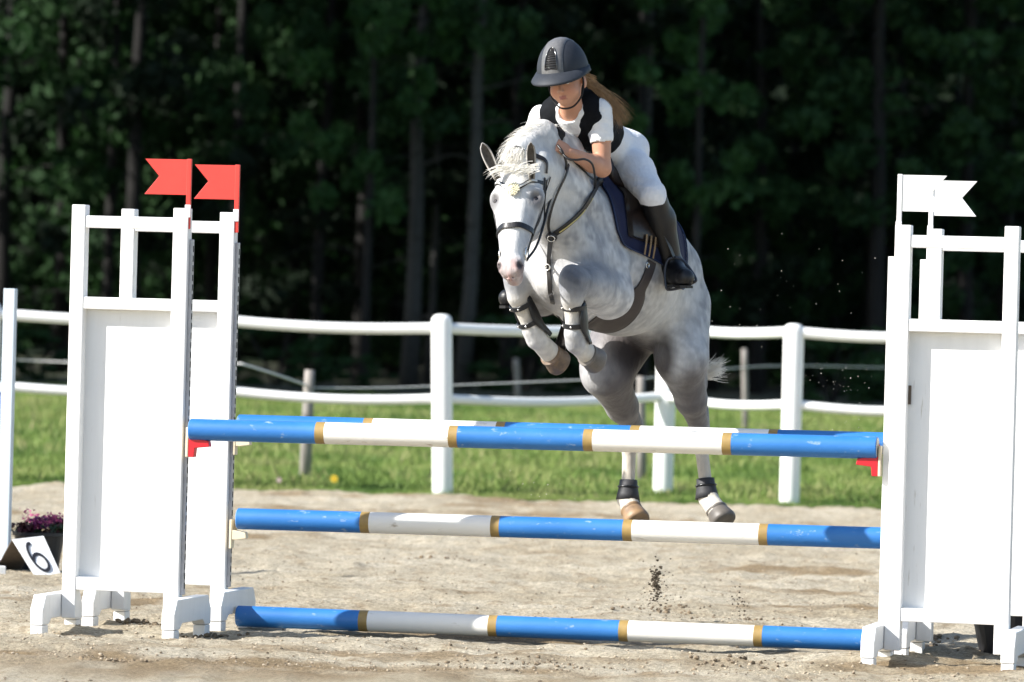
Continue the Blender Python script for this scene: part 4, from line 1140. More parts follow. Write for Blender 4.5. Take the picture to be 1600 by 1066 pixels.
hand(B, WL, KLh, (-.55, .55, -.35)); hand(B, WR, KRh, (.5, .3, -.5))
BV, BF = B.mesh(1)
Gl = Field(KRh - Vector((.16, .16, .16)), KRh + Vector((.16, .22, .16)), .0045); hand(Gl, WR, KRh, (.5, .3, -.5), .003); Gl.cone(WR, .027, WR.lerp(KRh, .4), .024, .01)
GLM = Gl.mesh(1)
rider = empty('person', tuple(Vector((PV.x, PV.y, 0))))
tag(rider, 'young rider in black vest, white shirt and breeches leaning forward over the pony neck', 'person')
skin_m = M_('sunned_skin', (.50, .255, .165), .5, var=.06, vscale=20, sss=.12, attr='tone', spec=.35)
tone = np.tile(np.array([[.52, .27, .175]]), (len(BV), 1))
rl = (BV - np.array(HC)) @ np.array([list(hX), list(hU), list(hF_)]).T
lip = (np.abs(rl[:, 1] + .059) < .0085) & (np.abs(rl[:, 0]) < .0165) & (rl[:, 2] > .074) & (rl[:, 2] < .12)
tone[lip] = (.36, .14, .11)
chk = np.clip(1 - np.hypot(np.abs(rl[:, 0]) - .038, rl[:, 1] + .03) / .03, 0, 1) * (rl[:, 2] > .03) * (rl[:, 2] < .12)
tone = tone * (1 - chk[:, None] * .4) + np.array([[.56, .21, .15]]) * chk[:, None] * .4
rbody = mesh_obj('body', BV, BF, skin_m, rider, True, True, {'tone': tone})
mesh_obj('glove', GLM[0], GLM[1], M_('black_riding_glove', (.008, .008, .009), .7, spec=.3), rider, True, True)
rbvh = BVHTree.FromPolygons(BV.tolist(), BF.tolist())
eye_w = M_('eye_white', (.7, .68, .65), .2); iris = M_('brown_iris', (.06, .03, .015), .1)
for s_ in (-1, 1):
    o = MB().sphere(rp(s_ * .031, .008, .078), .0105, 12, 8).build('eye', eye_w, rider, True, True)
    MB().sphere(rp(s_ * .031, .007, .0865), .0045, 10, 6).build('iris', iris, o, True, True)
cloth_white = M_('white_knit_shirt', (.80, .80, .80), .85, var=.03, vscale=30, bump=.002, bscale=25, sheen=.2, bump2=(.010, 26))
breech_m = M_('white_breeches', (.78, .78, .80), .8, var=.02, vscale=30, bump=.0025, bscale=14, sheen=.2, bump2=(.010, 22))
vest_m = M_('black_protector_vest', (.007, .008, .010), .85, var=.2, vscale=30, bump=.003, bscale=18, spec=.12)
boot_m = M_('black_leather_boot', (.005, .005, .006), .45, var=.2, vscale=20, bump=.0015, bscale=30)
def wrinkle(F, amp, sc, seed):
    g = np.meshgrid(*[a for a in F.ax], indexing='ij', sparse=True)
    F.d += amp * np.sin(g[0] * sc + 2.1 * np.sin(g[2] * sc * .7 + seed)) * np.sin(g[2] * sc * 1.3 + 1.7 * np.sin(g[1] * sc * .8 + seed))
S = Field((-.02, 23.85, 1.95), (.95, 24.75, 2.60), 0.006)
torso(S, .008)
for a, b in ((SL, EL), (SR, ER)):
    m = a.lerp(b, .48); S.cone(a, .0525, m, .0535, .025)
    dd = (b - a).normalized(); S.cone(m + dd * .052, .055, m + dd * .15, .055, .003, 'sub')
S.cone(NB - tA * .01, .058, NB + tA * .05 + tN * .02, .07, .03); S.cone(rp(0, -.04, .0), .050, NB - tA * .052 + tN * .012, .047, .005, 'sub')
wrinkle(S, .0016, 55, 1.0)
v, f = S.mesh(1); o = mesh_obj('shirt', v, f, cloth_white, rider, True, True)
Vt = Field((-.02, 23.85, 1.85), (1.0, 24.95, 2.62), 0.006)
Vt.ell(tp(0, .13, -.012), (.160, .165, .128), TF, .02)
Vt.cone(tp(-.088, .050, -.012), .072, tp(.088, .050, -.012), .072, .04)
Vt.cone(tp(0, .2, -.01), .130, tp(0, .37, -.015), .118, .04, 'add', (tN, 1.1))
Vt.cone(tp(-.05, .03, -.06), .05, tp(.05, .03, -.06), .05, .03)
Vt.cone(rp(0, -.05, .02), .056, NB + tN * .05 - tA * .10, .060, .008, 'sub')       # neck opening
Vt.cone(tp(-.004, -.02, .11), .060, tp(-.006, .06, .145), .048, .008, 'sub')        # front V
Vt.cone(tp(-.006, .06, .145), .048, tp(-.012, .165, .150), .012, .008, 'sub')
for sx_, a, b in ((1, SL, EL), (-1, SR, ER)):
    Vt.cone(a + tL * sx_ * .035, .062, a + tL * sx_ * .13, .095, .008, 'sub')
    Vt.cone(a + tL * sx_ * .030 + (b - a) * .25, .056, b + tL * sx_ * .01, .052, .006, 'sub')
wrinkle(Vt, .0015, 60, 2.0)
v, f = Vt.mesh(1); vest = mesh_obj('vest', v, f, vest_m, rider, True, True)
Br = Field((.15, 24.15, 1.50), (1.08, 25.45, 2.60), 0.0065)
hips(Br, .008); Br.cone(tp(0, .46, -.01), .103, PV, .11, .05)
thigh(Br, HLp, KL, .007, .053); thigh(Br, HRp, KR, .007, .053)
for k, a in ((KL, AL), (KR, AR)):
    Br.cone(k, .059, k.lerp(a, .16), .055, .02)
wrinkle(Br, .0018, 42, 3.0)
v, f = Br.mesh(1); o = mesh_obj('breeches', v, f, breech_m, rider, True, True)
btn = P(992, 286, 24.0)
for (k, a, he_, to) in ((KL, AL, HEEL, TOE), (KR, AR, mirF(HEEL), mirF(TOE))):
    lo = Vector((min(k.x, a.x, to.x), min(k.y, a.y, to.y), min(k.z, a.z, to.z))) - Vector((.12, .12, .10)); hi = Vector((max(k.x, a.x, he_.x, to.x), max(k.y, a.y, he_.y), max(k.z, a.z))) + Vector((.12, .12, .1))
    Bt = Field(lo, hi, 0.0055); k2 = k.lerp(a, .07)
    m = k.lerp(a, .35) + Vector((.006, .02, 0))
    Bt.cone(k2, .0615, m, .062, .02); Bt.cone(m, .066, k.lerp(a, .92), .049, .03)
    foot(Bt, a, he_, to, .010)
    up = (k - a).normalized(); Bt.cone(k2 + up * .066, .070, k2 + up * .25, .08, .003, 'sub')
    v, f = Bt.mesh(1); o = mesh_obj('boot', v, f, boot_m, rider, True, True)
    sole = MB(); d_ = (to - he_).normalized(); 
    fw = (to - he_); nrm_ = Vector((0, 0, 1)) - fw.normalized() * fw.normalized().z; nrm_.normalize(); sd = fw.normalized().cross(nrm_)
    pts = [(-.035, -.02), (-.035, .02), (.0, .032), (.05, .034), (fw.length * .75, .040), (fw.length + .02, .030), (fw.length + .038, 0), (fw.length + .02, -.030), (fw.length * .75, -.038), (.05, -.034), (0, -.032)]
    vs = []
    for zz in (-.046, -.034):
        for (p_, q_) in pts: vs.append(he_ + fw.normalized() * p_ + sd * q_ + nrm_ * zz)
    n = len(pts); sole.add(vs, [tuple(range(n)), tuple(range(n, 2 * n))[::-1]] + [(i, n + i, n + (i + 1) % n, (i + 1) % n) for i in range(n)])
    sole.build('sole', boot_m, o, False, True)
# hair
hair_m = M_('brown_hair', (.20, .115, .055), .5, col2=(.34, .21, .10), vscale=40, spec=.4, trans=.15)
def proot(g):
    return P(918 + g.gauss(0, 2), 129 + g.gauss(0, 2.5), 24.13 + g.gauss(0, .008)), Vector((1, .40, -.22 + g.gauss(0, .04))), g.uniform(.14, .27)
strands('ponytail', proot, hair_m, rider, 800, .0014, 21, (.30, .05, -.75), .005, 9, .05)
def sroot(g):
    a = g.uniform(-1.9, 1.9); return rp(math.sin(a) * .074, .028, -.02 - math.cos(a) * .092), -hF_ * .5 - hU * .4 + hX * math.sin(a) * .2, g.uniform(.05, .09)
strands('hair', sroot, hair_m, rider, 320, .003, 22, tuple(-hF_ * .3 - hU * .2), .003, 5)
# helmet
hel = empty('riding_helmet', tuple(HC)); tag(hel, 'black riding helmet with grey centre stripe and brim on the rider head', 'helmet')
shell_m = M_('black_suede_helmet', (.022, .026, .034), .62, var=.12, vscale=60, spec=.35)
stripe_m = M_('grey_leather_stripe', (.11, .11, .112), .42, var=.15, vscale=80, bump=.0006, bscale=300)
gloss_m = M_('glossy_black_vent', (.006, .006, .008), .12, spec=.8)
eX, eU, eF = frame(-22, 12, -5)
EC = P(880, 112, 24.02)
def ep(x, y, z): return EC + eX * x + eF * y + eU * z           # left, forward, up
ra, rb_, rc = .110, .136, .148
def dome(th, ph, g=0.0):   # th from top 0..pi/2+, ph around (0 = left, pi/2 = front)
    x = (ra + g) * math.sin(th) * math.cos(ph); y = (rb_ + g) * math.sin(th) * math.sin(ph); z = (rc + g) * math.cos(th)
    return ep(x, y, z)
n, m = 44, 16; TH = R(98); vs = []; fs = []
for i in range(m + 1):
    for j in range(n): vs.append(dome(max(TH * i / m, .002), 2 * math.pi * j / n))
for i in range(m + 1):
    for j in range(n): vs.append(dome(max(TH * (m - i) / m, .002), 2 * math.pi * j / n, -.014))
fs = [(i * n + j, (i + 1) * n + j, (i + 1) * n + (j + 1) % n, i * n + (j + 1) % n) for i in range(2 * m + 1) for j in range(n)]
MB().add(vs, fs).build('shell', shell_m, hel, True, True)
def xyz_dome(x, a, g):      # x lateral offset, a angle from front rim over the top
    k = math.sqrt(max(0, 1 - (x / (ra + g)) ** 2)); return ep(x, (rb_ + g) * k * math.cos(a), (rc + g) * k * math.sin(a))
vs = []; k = 26
for i in range(k + 1):
    a = R(-4) + R(176) * i / k; w = .047 + .004 * math.cos(2 * a)
    for (x, g) in ((-w, -.002), (-w, .0022), (-w * .5, .0030), (0, .0032), (w * .5, .0030), (w, .0022), (w, -.002)): vs.append(xyz_dome(x, a, g))
MB().add(vs, [(i * 7 + j, i * 7 + j + 1, (i + 1) * 7 + j + 1, (i + 1) * 7 + j) for i in range(k) for j in range(6)]).build('centre_stripe', stripe_m, hel, True, True)
# vent: arched black frame with slats
vb = []; 
for i in range(13):
    t = i / 12; a = R(12) + R(40) * math.sin(t * math.pi); x = -.028 * math.cos(t * math.pi); vb.append(xyz_dome(x, a if True else 0, .005))
vent = MB().tube(vb + [vb[0]], .0028, 8).build('vent_frame', gloss_m, hel, True, True)
mb = MB(); vs = []
for i in range(11):
    a = R(12) + R(38) * i / 10; w = .028 * math.sqrt(max(0, 1 - (i / 10.6) ** 2)); 
    for x in (-w, -w / 2, 0, w / 2, w): vs.append(xyz_dome(x, a, .0037))
MB().add(vs, [(i * 5 + j, i * 5 + j + 1, (i + 1) * 5 + j + 1, (i + 1) * 5 + j) for i in range(10) for j in range(4)]).build('vent_mesh', MAT['slot'], hel, True, True)
for i in range(9):
    a = R(14) + R(4.0) * i; w = .028 * math.sqrt(max(0, 1 - ((a - R(12)) / R(40)) ** 2))
    MB().tube([xyz_dome(x, a, .0055) for x in (-w, -w / 3, w / 3, w)], .0016, 6).build('vent_slat', gloss_m, hel, True, True)
# brim and rim
vs = []; k = 48
for i in range(k):
    ph = 2 * math.pi * i / k; fr = max(0, math.sin(ph)); ext = .006 + .045 * fr ** 1.3; dz = -.020 - .014 * fr + .010 * abs(math.cos(ph)) ** 3
    for (e_, z_) in ((-.004, .012), (.004, .013), (ext, dz + .010), (ext + .003, dz + .004), (ext, dz - .002), (-.010, -.016)):
        x = (ra + e_) * math.cos(ph); y = (rb_ + e_) * math.sin(ph); vs.append(ep(x, y, z_))
fs = [(i * 6 + j, i * 6 + (j + 1) % 6, ((i + 1) % k) * 6 + (j + 1) % 6, ((i + 1) % k) * 6 + j) for i in range(k) for j in range(6)]
MB().add(vs, fs).build('brim', shell_m, hel, True, True)
strap_m = M_('black_webbing', (.010, .010, .012), .7, spec=.3)
sp_ = [rp(.078, .03, .012), rp(.080, -.02, .018), rp(.066, -.07, .030), rp(.035, -.104, .048), rp(0, -.112, .055), rp(-.035, -.104, .048), rp(-.066, -.07, .030), rp(-.080, -.02, .018), rp(-.078, .03, .012)]
MB().tube(catmull(sp_, 5), .0042, 6).build('chin_strap', strap_m, hel, True, True)
# ------------------------------------------------------------------ tack
leather = M_('black_leather', (.012, .011, .011), .38, var=.2, vscale=40, bump=.0008, bscale=60)
brown_l = M_('dark_brown_saddle_leather', (.022, .014, .011), .35, var=.25, vscale=25, bump=.001, bscale=50)
navy = M_('navy_quilted_pad', (.004, .008, .040), .95, var=.15, vscale=15, bump=.003, bscale=22, sheen=.0)
navy_trim = M_('blue_pad_binding', (.006, .020, .07), .6)
girth_m = M_('brown_grey_girth_guard', (.050, .040, .038), .55, var=.2, vscale=10, bump=.001, bscale=40)
metal = M_('polished_metal', (.72, .70, .66), .22, metal=1.0)
yellow_m = M_('yellow_stitched_inlay', (.50, .42, .16), .5)
tan_m = M_('tan_girth_strap', (.22, .14, .07), .6, var=.2, vscale=30)
crystal = M_('cream_crystals', (.75, .70, .50), .15, spec=.9, var=.25, vscale=200)
boot_b = M_('black_boot_shell', (.008, .009, .011), .34, bump=.0008, bscale=40)
gaiter = M_('charcoal_fetlock_boot', (.030, .030, .033), .65, var=.2, vscale=30)
def band(name, pts, nrm, w, th, m, par, sub=6, taper=None):
    """flat strap along world points with surface normals"""
    pp = catmull(pts, sub); nn = catmull(nrm, sub); vs = []; k = len(pp)
    for i, p in enumerate(pp):
        t = (pp[min(i + 1, k - 1)] - pp[max(0, i - 1)]).normalized(); n_ = nn[i]; n_ = (n_ - t * n_.dot(t)).normalized(); s_ = t.cross(n_)
        ww = w * (1 if taper is None else taper(i / (k - 1)))
        vs += [p - s_ * ww / 2, p - s_ * ww / 2 + n_ * th, p + s_ * ww / 2 + n_ * th, p + s_ * ww / 2]
    fs = [(i * 4 + j, i * 4 + (j + 1) % 4, (i + 1) * 4 + (j + 1) % 4, (i + 1) * 4 + j) for i in range(k - 1) for j in range(4)] + [(0, 3, 2, 1), tuple((k - 1) * 4 + j for j in range(4))]
    o = MB().add(vs, fs).build(name, m, par, False, True); bevel(o, .001, 1); return o
def on(pix, off=.004):
    """points on the horse surface under photo pixels"""
    P_, N_ = [], []
    for q_ in pix:
        if len(q_) == 3:
            p = P(*q_); r = hbvh.find_nearest(p); P_.append(r[0] + r[1] * off if len(q_) == 3 else p); N_.append(r[1]); continue
        h_ = hit(*q_)
        if h_ is None:
            r = hbvh.find_nearest(P(q_[0], q_[1], 23.9)); h_ = (r[0], r[1])
        P_.append(h_[0] + h_[1] * off); N_.append(h_[1])
    return P_, N_
def strap(name, pix, w, m, par, off=.003, th=.004, sub=6):
    a, b = on(pix, off); return band(name, a, b, w, th, m, par, sub)
# points in head space -> surface
def hs_on(pts, off=.004):
    P_, N_ = [], []
    for (x, y, z) in pts:
        c = hp(0, y, -.07); d = hp(x, y, z) - c; L_ = d.length; d.normalize(); r = hbvh.ray_cast(c + d * .35, -d)
        p = r[0]; N_.append(d); P_.append(p + d * off)
    return P_, N_
def hring(name, pts, w, m, par, off=.003, th=.004, sub=5):
    a, b = hs_on(pts, off); return band(name, a, b, w, th, m, par, sub)
bri = empty('bridle', tuple(pollp)); tag(bri, 'black bridle with jewelled browband on the pony head', 'bridle')
hring('browband', [(-.13, .09, -.06), (-.085, .115, .02), (-.045, .145, .04), (0, .165, .05), (.045, .145, .04), (.085, .115, .02), (.13, .09, -.06)], .017, leather, bri)
hring('browband_piping', [(-.10, .105, -.01), (-.085, .115, .02), (-.045, .145, .04), (0, .165, .05), (.045, .145, .04), (.085, .115, .02), (.10, .105, -.01)], .0085, M_('silver_piping', (.75, .73, .66), .3, metal=.5), bri, .008, .003)
hring('noseband', [(0, .36, -.2), (.07, .335, -.13), (.09, .325, -.06), (.05, .325, .02), (0, .33, .05), (-.05, .325, .02), (-.09, .325, -.06), (-.07, .335, -.13), (0, .36, -.2)], .026, leather, bri)
for s_ in (-1, 1):
    hring('cheek_strap', [(s_ * .115, .06, -.07), (s_ * .13, .12, -.085), (s_ * .13, .20, -.085), (s_ * .11, .28, -.08), (s_ * .09, .36, -.07), (s_ * .08, .41, -.065)], .014, leather, bri)
    hring('noseband_strap', [(s_ * .12, .04, -.10), (s_ * .13, .14, -.115), (s_ * .13, .24, -.115), (s_ * .10, .33, -.09)], .010, leather, bri)
    hring('throat_lash', [(s_ * .12, .06, -.09), (s_ * .12, .14, -.17), (s_ * .09, .20, -.25), (0, .23, -.32)], .009, leather, bri)
    a, b = hs_on([(s_ * .08, .425, -.065)], .010); c = a[0]; ang = [2 * math.pi * i / 20 for i in range(21)]
    MB().tube([c + hy * .032 * math.cos(t) + hz * .026 * math.sin(t) for t in ang], .0034, 8).build('bit_ring', metal, bri, True, True)
a, b = hs_on([(0, .162, .05)], .008)
ro = MB(); qq = random.Random(9)
for i in range(46):
    t = math.sqrt(i / 46); an = i * 2.4; c = a[0] + hx * t * .030 * math.cos(an) + hy * t * .030 * math.sin(an) + hz * (.012 * (1 - t))
    ro.sphere(c, .0052, 6, 4)
o = ro.build('rosette', crystal, bri, False, True); o['kind'] = 'stuff'
# headpiece behind the ears
hring('headpiece', [(-.12, .04, -.07), (-.09, -.005, -.05), (-.05, -.02, -.03), (0, -.03, -.02), (.05, -.02, -.03), (.09, -.005, -.05), (.12, .04, -.07)], .022, leather, bri)
# reins
rings = [hs_on([(s_ * .08, .425, -.065)], .012)[0][0] + hy * .03 for s_ in (-1, 1)]
handL, handR = KLh + Vector((.0, -.012, .0)), KRh
rn = empty('reins', tuple(rings[1])); tag(rn, 'black leather reins running from the bit to the rider hands', 'reins')
def rein(name, pts, r, m=leather):
    return MB().tube(catmull(pts, 7), r, 8).build(name, m, rn, True, True)
rein('rein', [rings[1], P(838, 385, 23.72), P(850, 350, 23.84), P(860, 312, 23.92), P(878, 280, 23.98), P(885, 258, 23.95), P(879, 238, 23.92), handL], .0055)
rein('rein', [rings[0], mir(P(866, 360, 23.9)) + Vector((.02, 0, 0)), P(802, 300, 24.15), P(822, 240, 24.16), handR], .0055)
rein('rein_loop', [handL + Vector((0, .01, -.01)), P(886, 247, 23.91), P(900, 250, 23.91), P(914, 249, 23.93), P(925, 256, 23.98), P(929, 272, 24.05), P(930, 290, 24.14), P(926, 302, 24.2)], .0052)
# breastplate
bp_ = empty('breastplate', tuple(P(862, 370, 24.0))); tag(bp_, 'black breastplate with yellow striped shoulder strap across the pony chest', 'breastplate')
ps, ns = on([(934, 283), (922, 306), (905, 332), (884, 352), (864, 366)], .006)
o = band('shoulder_strap', ps, ns, .024, .007, leather, bp_)
ps2, ns2 = on([(922, 309), (905, 334), (886, 352), (873, 361)], .0145)
band('yellow_inlay', ps2, ns2, .0065, .002, yellow_m, o)
psm = [mir(p) for p in ps]; nsm = [n_ - hl * (2 * n_.dot(hl)) for n_ in ns]
def snap(pts, off):
    o1, o2 = [], []
    for p in pts:
        r = hbvh.find_nearest(p); o1.append(r[0] + r[1] * off); o2.append(r[1])
    return o1, o2
a_, b_2 = snap(psm, .006); band('shoulder_strap', a_, b_2, .022, .006, leather, bp_)
strap('neck_strap', [(934, 287), (920, 276), (905, 262), (892, 248), (884, 240)], .011, leather, bp_)
strap('martingale_strap', [(862, 372), (857, 350), (860, 325), (869, 300), (881, 275), (886, 258)], .012, leather, bp_, .008)
strap('chest_strap', [(861, 372), (860, 395), (859, 418), (860, 440), (861, 455), (864, 468), (870, 484, 24.5), (900, 504, 24.55), (930, 514, 24.6)], .021, leather, bp_, .006, .006)
h1 = hit(862, 368)
def ring(c, n_, R_, r_, m, par, name='ring'):
    n_ = Vector(n_).normalized(); u = n_.cross(Vector((0, 0, 1))).normalized(); w = n_.cross(u)
    return MB().tube([c + u * R_ * math.cos(2 * math.pi * i / 18) + w * R_ * math.sin(2 * math.pi * i / 18) for i in range(19)], r_, 8).build(name, m, par, True, True)
def boss(c, n_, R_, th, m, par, name):
    n_ = Vector(n_).normalized(); M = n_.to_track_quat('Z', 'Y').to_matrix().to_4x4(); M.translation = c
    return MB().lathe([(R_ * .9, 0), (R_, th * .4), (R_ * .85, th), (.001, th * 1.15)], 18, M).build(name, m, par, True, True)
boss(h1[0] + h1[1] * .008, h1[1], .026, .012, leather, bp_, 'chest_rosette'); ring(h1[0] + h1[1] * .022, h1[1], .016, .0028, metal, bp_)
h2 = hit(859, 418); ring(h2[0] + h2[1] * .016, h2[1], .0125, .0030, metal, bp_)
boss(ps[0], ns[0], .022, .012, leather, bp_, 'shoulder_rosette')
# patches wrapped round the barrel: u along the body, a = angle from the top towards the left side
def wrap(u, a, off):
    d = hu * math.cos(a) + hl * math.sin(a); c = TR + hf * u; r = hbvh.ray_cast(c + d * .9, -d)
    if r[0] is None: return c + d * .3
    return r[0] + d * off
def patch(name, m, par, a0, a1, fu0, fu1, off, na=40, nu=14, th=.008, sm=True):
    vs = []; fs = []
    for lay in (0, 1):
        for i in range(na + 1):
            a = a0 + (a1 - a0) * i / na; u0, u1 = fu0(a), fu1(a)
            for j in range(nu + 1):
                u = u0 + (u1 - u0) * j / nu; e_ = min(1, 4 * min(i / na, 1 - i / na, j / nu, 1 - j / nu) + .35)
                vs.append(wrap(u, a, off + (th * e_ if lay else 0)))
    K = (na + 1) * (nu + 1); W = nu + 1
    for i in range(na):
        for j in range(nu):
            q_ = (i * W + j, i * W + j + 1, (i + 1) * W + j + 1, (i + 1) * W + j)
            fs.append(q_[::-1]); fs.append(tuple(K + x for x in q_))
    bd = [(i * W, (i + 1) * W) for i in range(na)] + [(((i + 1) * W) + nu, i * W + nu) for i in range(na)] + [(j + 1, j) for j in range(nu)] + [(na * W + j, na * W + j + 1) for j in range(nu)]
    for a, b in bd: fs.append((a, b, K + b, K + a))
    return MB().add(vs, fs).build(name, m, par, sm, True)
AP = R(86)
def pf(a):   # front edge of the pad
    t = abs(a) / AP; return .415 + .085 * math.sin(math.pi * min(1, t) * .85) - .05 * (max(0, t - .85) / .15) ** 2
def pb(a):
    t = abs(a) / AP; return -.265 - .04 * t + .05 * (max(0, t - .85) / .15) ** 2
pad = empty('saddle_pad', tuple(TR)); tag(pad, 'navy quilted saddle pad under the saddle', 'saddle pad')
patch('pad', navy, pad, -AP, AP, pb, pf, .004, 56, 18, .012)
edge = [wrap(pf(a), a, .013) for a in np.linspace(-AP, AP, 50)] + [wrap(pf(AP) + (pb(AP) - pf(AP)) * t, AP, .013) for t in np.linspace(.05, .95, 14)] + [wrap(pb(a), a, .013) for a in np.linspace(AP, -AP, 50)] + [wrap(pf(AP) + (pb(AP) - pf(AP)) * t, -AP, .013) for t in np.linspace(.95, .05, 14)]
MB().tube(edge + [edge[0]], .0035, 6).build('binding', navy_trim, pad, True, True)
sad = empty('saddle', tuple(TR)); tag(sad, 'dark brown jumping saddle under the rider', 'saddle')
for s_ in (1, -1):
    patch('flap', brown_l, sad, s_ * R(20), s_ * R(74), lambda a: -.12 + .07 * abs(a), lambda a: .345 + .055 * math.sin(min(1, max(0, (abs(a) - R(20)) / R(54))) * math.pi * .8), .020, 20, 10, .012)
def seat_off(a, u):
    return 0
# seat: rows from pommel to cantle
vs = []; fs = []; NU, NA = 18, 16
for lay in (0, 1):
    for i in range(NU + 1):
        u = .38 - .34 * i / NU; t = i / NU; hgt = .035 + .040 * (2 * t - .9) ** 2 + (.015 if t < .08 else 0)
        wa = R(13 + 11 * math.sin(min(1, t * 1.1) * math.pi * .72))
        for j in range(NA + 1):
            a = wa * (2 * j / NA - 1); vs.append(wrap(u, a, (.018 + (hgt * (1 - .55 * (2 * j / NA - 1) ** 4))) if lay else .014))
K = (NU + 1) * (NA + 1); W = NA + 1
for i in range(NU):
    for j in range(NA):
        q_ = (i * W + j, i * W + j + 1, (i + 1) * W + j + 1, (i + 1) * W + j); fs += [q_, tuple(K + x for x in q_[::-1])]
for a, b in [(i * W, (i + 1) * W) for i in range(NU)] + [((i + 1) * W + NA, i * W + NA) for i in range(NU)] + [(j + 1, j) for j in range(NA)] + [(NU * W + j, NU * W + j + 1) for j in range(NA)]:
    fs.append((a, b, K + b, K + a))
MB().add(vs, fs).build('seat', brown_l, sad, True, True)
for s_ in (1, -1):
    for k in range(3):
        u = .27 - .030 * k
        pts = [wrap(u + .008, s_ * R(68), .034), wrap(u + .004, s_ * R(76), .030), wrap(u - .004, s_ * R(87), .024)]; n_ = [hl * s_] * 3
        band('girth_strap', pts, n_, .014, .003, tan_m, sad)
# girth with belly guard
gi = empty('girth', tuple(TR)); tag(gi, 'brown girth with wide stud guard under the pony belly', 'girth')
def gw(a):
    b = abs(a - math.pi) ; return .046 + .120 * max(0, 1 - (b / R(62)) ** 2) ** .8
patch('girth_guard', girth_m, gi, R(88), R(272), lambda a: .19 - gw(a) * .9, lambda a: .19 + gw(a) * .42, .004, 60, 12, .010)
c = wrap(.225, R(95), .022); ring(c, hl, .0125, .0030, metal, gi)
# stirrups
for s_ in (1, -1):
    T = (lambda p: p) if s_ == 1 else mirF
    st = empty('stirrup', tuple(T(P(1062, 430, 24.5)))); tag(st, ('dark stirrup iron round the rider left boot beside the navy pad' if s_ == 1 else 'dark stirrup iron round the rider right boot on the far side'), 'stirrup', 'stirrup irons')
    pts = [T(P(*q_)) for q_ in ((1054, 402, 24.50), (1043, 407, 24.50), (1039, 425, 24.50), (1041, 449, 24.49), (1047, 453, 24.49), (1066, 449, 24.46), (1085, 441, 24.43), (1087, 435, 24.43), (1078, 420, 24.46), (1066, 406, 24.49), (1054, 402, 24.50))]
    MB().tube(catmull(pts, 4), .0060, 8).build('stirrup_iron', M_('dark_coated_iron', (.05, .055, .07), .35, metal=.4), st, True, True)
    q4 = [T(P(*q_)) for q_ in ((1043, 452, 24.455), (1085, 441, 24.39), (1086, 440, 24.47), (1044, 451, 24.54))]
    slab('tread', q4, .010, MAT['black'], st)
    lp = [T(P(1053, 403, 24.50)), T(P(1040, 372, 24.47)) , T(P(1020, 330, 24.44))]
    band('stirrup_leather', lp, [hl * s_] * 3, .022, .004, leather, st)
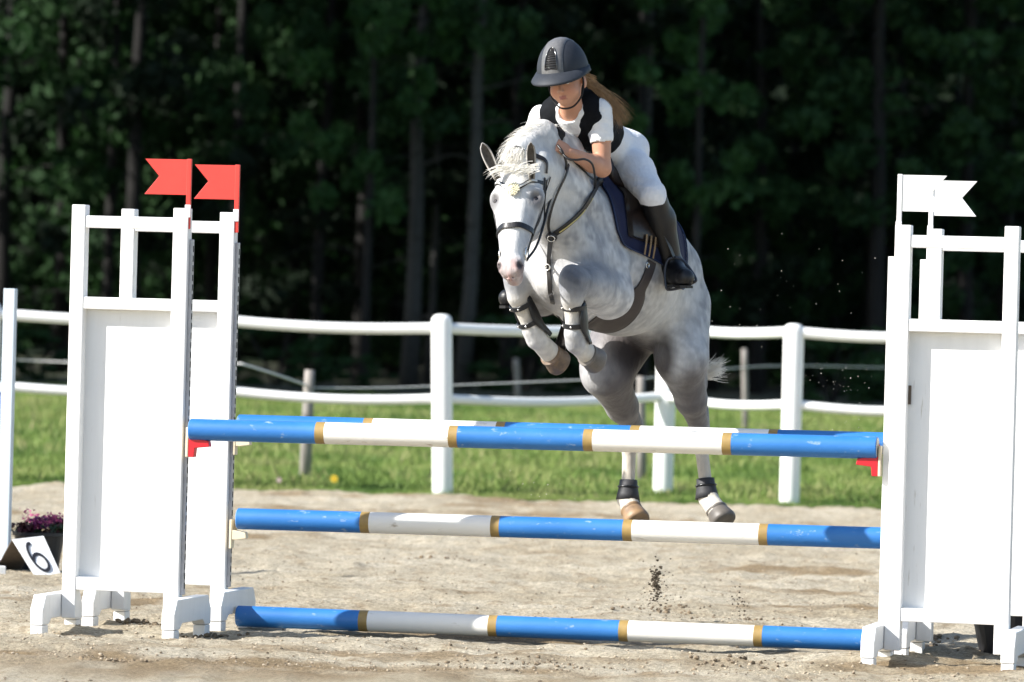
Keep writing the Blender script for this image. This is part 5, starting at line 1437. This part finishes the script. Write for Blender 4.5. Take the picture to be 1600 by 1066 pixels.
# boots on the forelegs: shell at the back of the cannon, two straps in front
def tendon_boot(a, b, c, back, lab):
    a, b, c = P(*a), P(*b), P(*c); e = empty('tendon_boot', tuple(a)); tag(e, lab, 'leg boot', 'open fronted boots on the forelegs')
    ax = (b - a).normalized(); bk = Vector(back); bk = (bk - ax * bk.dot(ax)).normalized(); sd = ax.cross(bk)
    pts = [a, a.lerp(b, .5), b, c]; pp = catmull(pts, 5); n = 14; vs = []; k = len(pp)
    for lay in (0, 1):
        for i, p in enumerate(pp):
            t = i / (k - 1); r = .044 + .008 * math.sin(t * math.pi) + .012 * max(0, t - .7) + (.007 if lay else 0); wd = R(108) * (.72 + .28 * math.sin(min(1, t * 1.25) * math.pi))
            for j in range(n):
                an = wd * (2 * j / (n - 1) - 1); vs.append(p + (bk * math.cos(an) + sd * math.sin(an)) * r)
    fs = []; K = k * n
    for i in range(k - 1):
        for j in range(n - 1):
            q_ = (i * n + j, i * n + j + 1, (i + 1) * n + j + 1, (i + 1) * n + j); fs += [q_, tuple(K + x for x in q_[::-1])]
    for x, y in [(i * n, (i + 1) * n) for i in range(k - 1)] + [((i + 1) * n + n - 1, i * n + n - 1) for i in range(k - 1)] + [(j + 1, j) for j in range(n - 1)] + [((k - 1) * n + j, (k - 1) * n + j + 1) for j in range(n - 1)]: fs.append((x, y, K + y, K + x))
    MB().add(vs, fs).build('boot_shell', boot_b, e, True, True)
    for t in (.18, .78):
        p = a.lerp(b, t); pts = [p + (bk * math.cos(an) + sd * math.sin(an)) * (.050 if abs(math.cos(an)) < .9 else .047) for an in [2 * math.pi * i / 16 for i in range(17)]]
        s2 = band('strap', pts, [(q_ - p).normalized() for q_ in pts], .022, .005, boot_b, e, 2)
        for g_ in (-.5, .5): 
            q_ = p - bk * .054 * math.cos(g_) + sd * .054 * math.sin(g_); MB().sphere(q_, .0055, 8, 6).build('stud', metal, s2, True, True)
tendon_boot((897, 472, 23.98), (899, 518, 24.005), (906, 537, 24.03), (.75, .65, 0), 'black open fronted boot on the left foreleg of the pony')
tendon_boot((811, 468, 24.29), (831, 512, 24.335), (845, 528, 24.37), (.75, .65, .2), 'black open fronted boot on the right foreleg beneath the pony muzzle')
def fet_boot(a, b, lab):
    a, b = P(*a), P(*b); e = empty('fetlock_boot', tuple(a)); tag(e, lab, 'leg boot', 'short boots on the hind fetlocks')
    ax = (b - a).normalized(); M = ax.to_track_quat('Z', 'Y').to_matrix().to_4x4(); M.translation = a; L_ = (b - a).length
    MB().lathe([(.036, 0), (.041, 0), (.043, L_ * .3), (.050, L_ * .7), (.056, L_), (.050, L_)], 22, M).build('boot_shell', gaiter, e, True, True)
    p = a.lerp(b, .35); ring(p, ax, .0455, .005, boot_b, e, 'strap')
    # flap at the back
    M2 = M @ Matrix.Translation((0, 0, L_)); q_ = a.lerp(b, 1.0) + Vector((.030, .0, -.02)); MB().sphere(q_, (.028, .03, .038), 12, 8).build('ergot_flap', gaiter, e, True, True)
fet_boot((982, 750, 25.42), (981, 781, 25.41), 'charcoal fetlock boot on the right hind leg, left one in the photo')
fet_boot((1102, 748, 25.24), (1105, 779, 25.225), 'charcoal fetlock boot on the left hind leg at right, nearest the fence post')
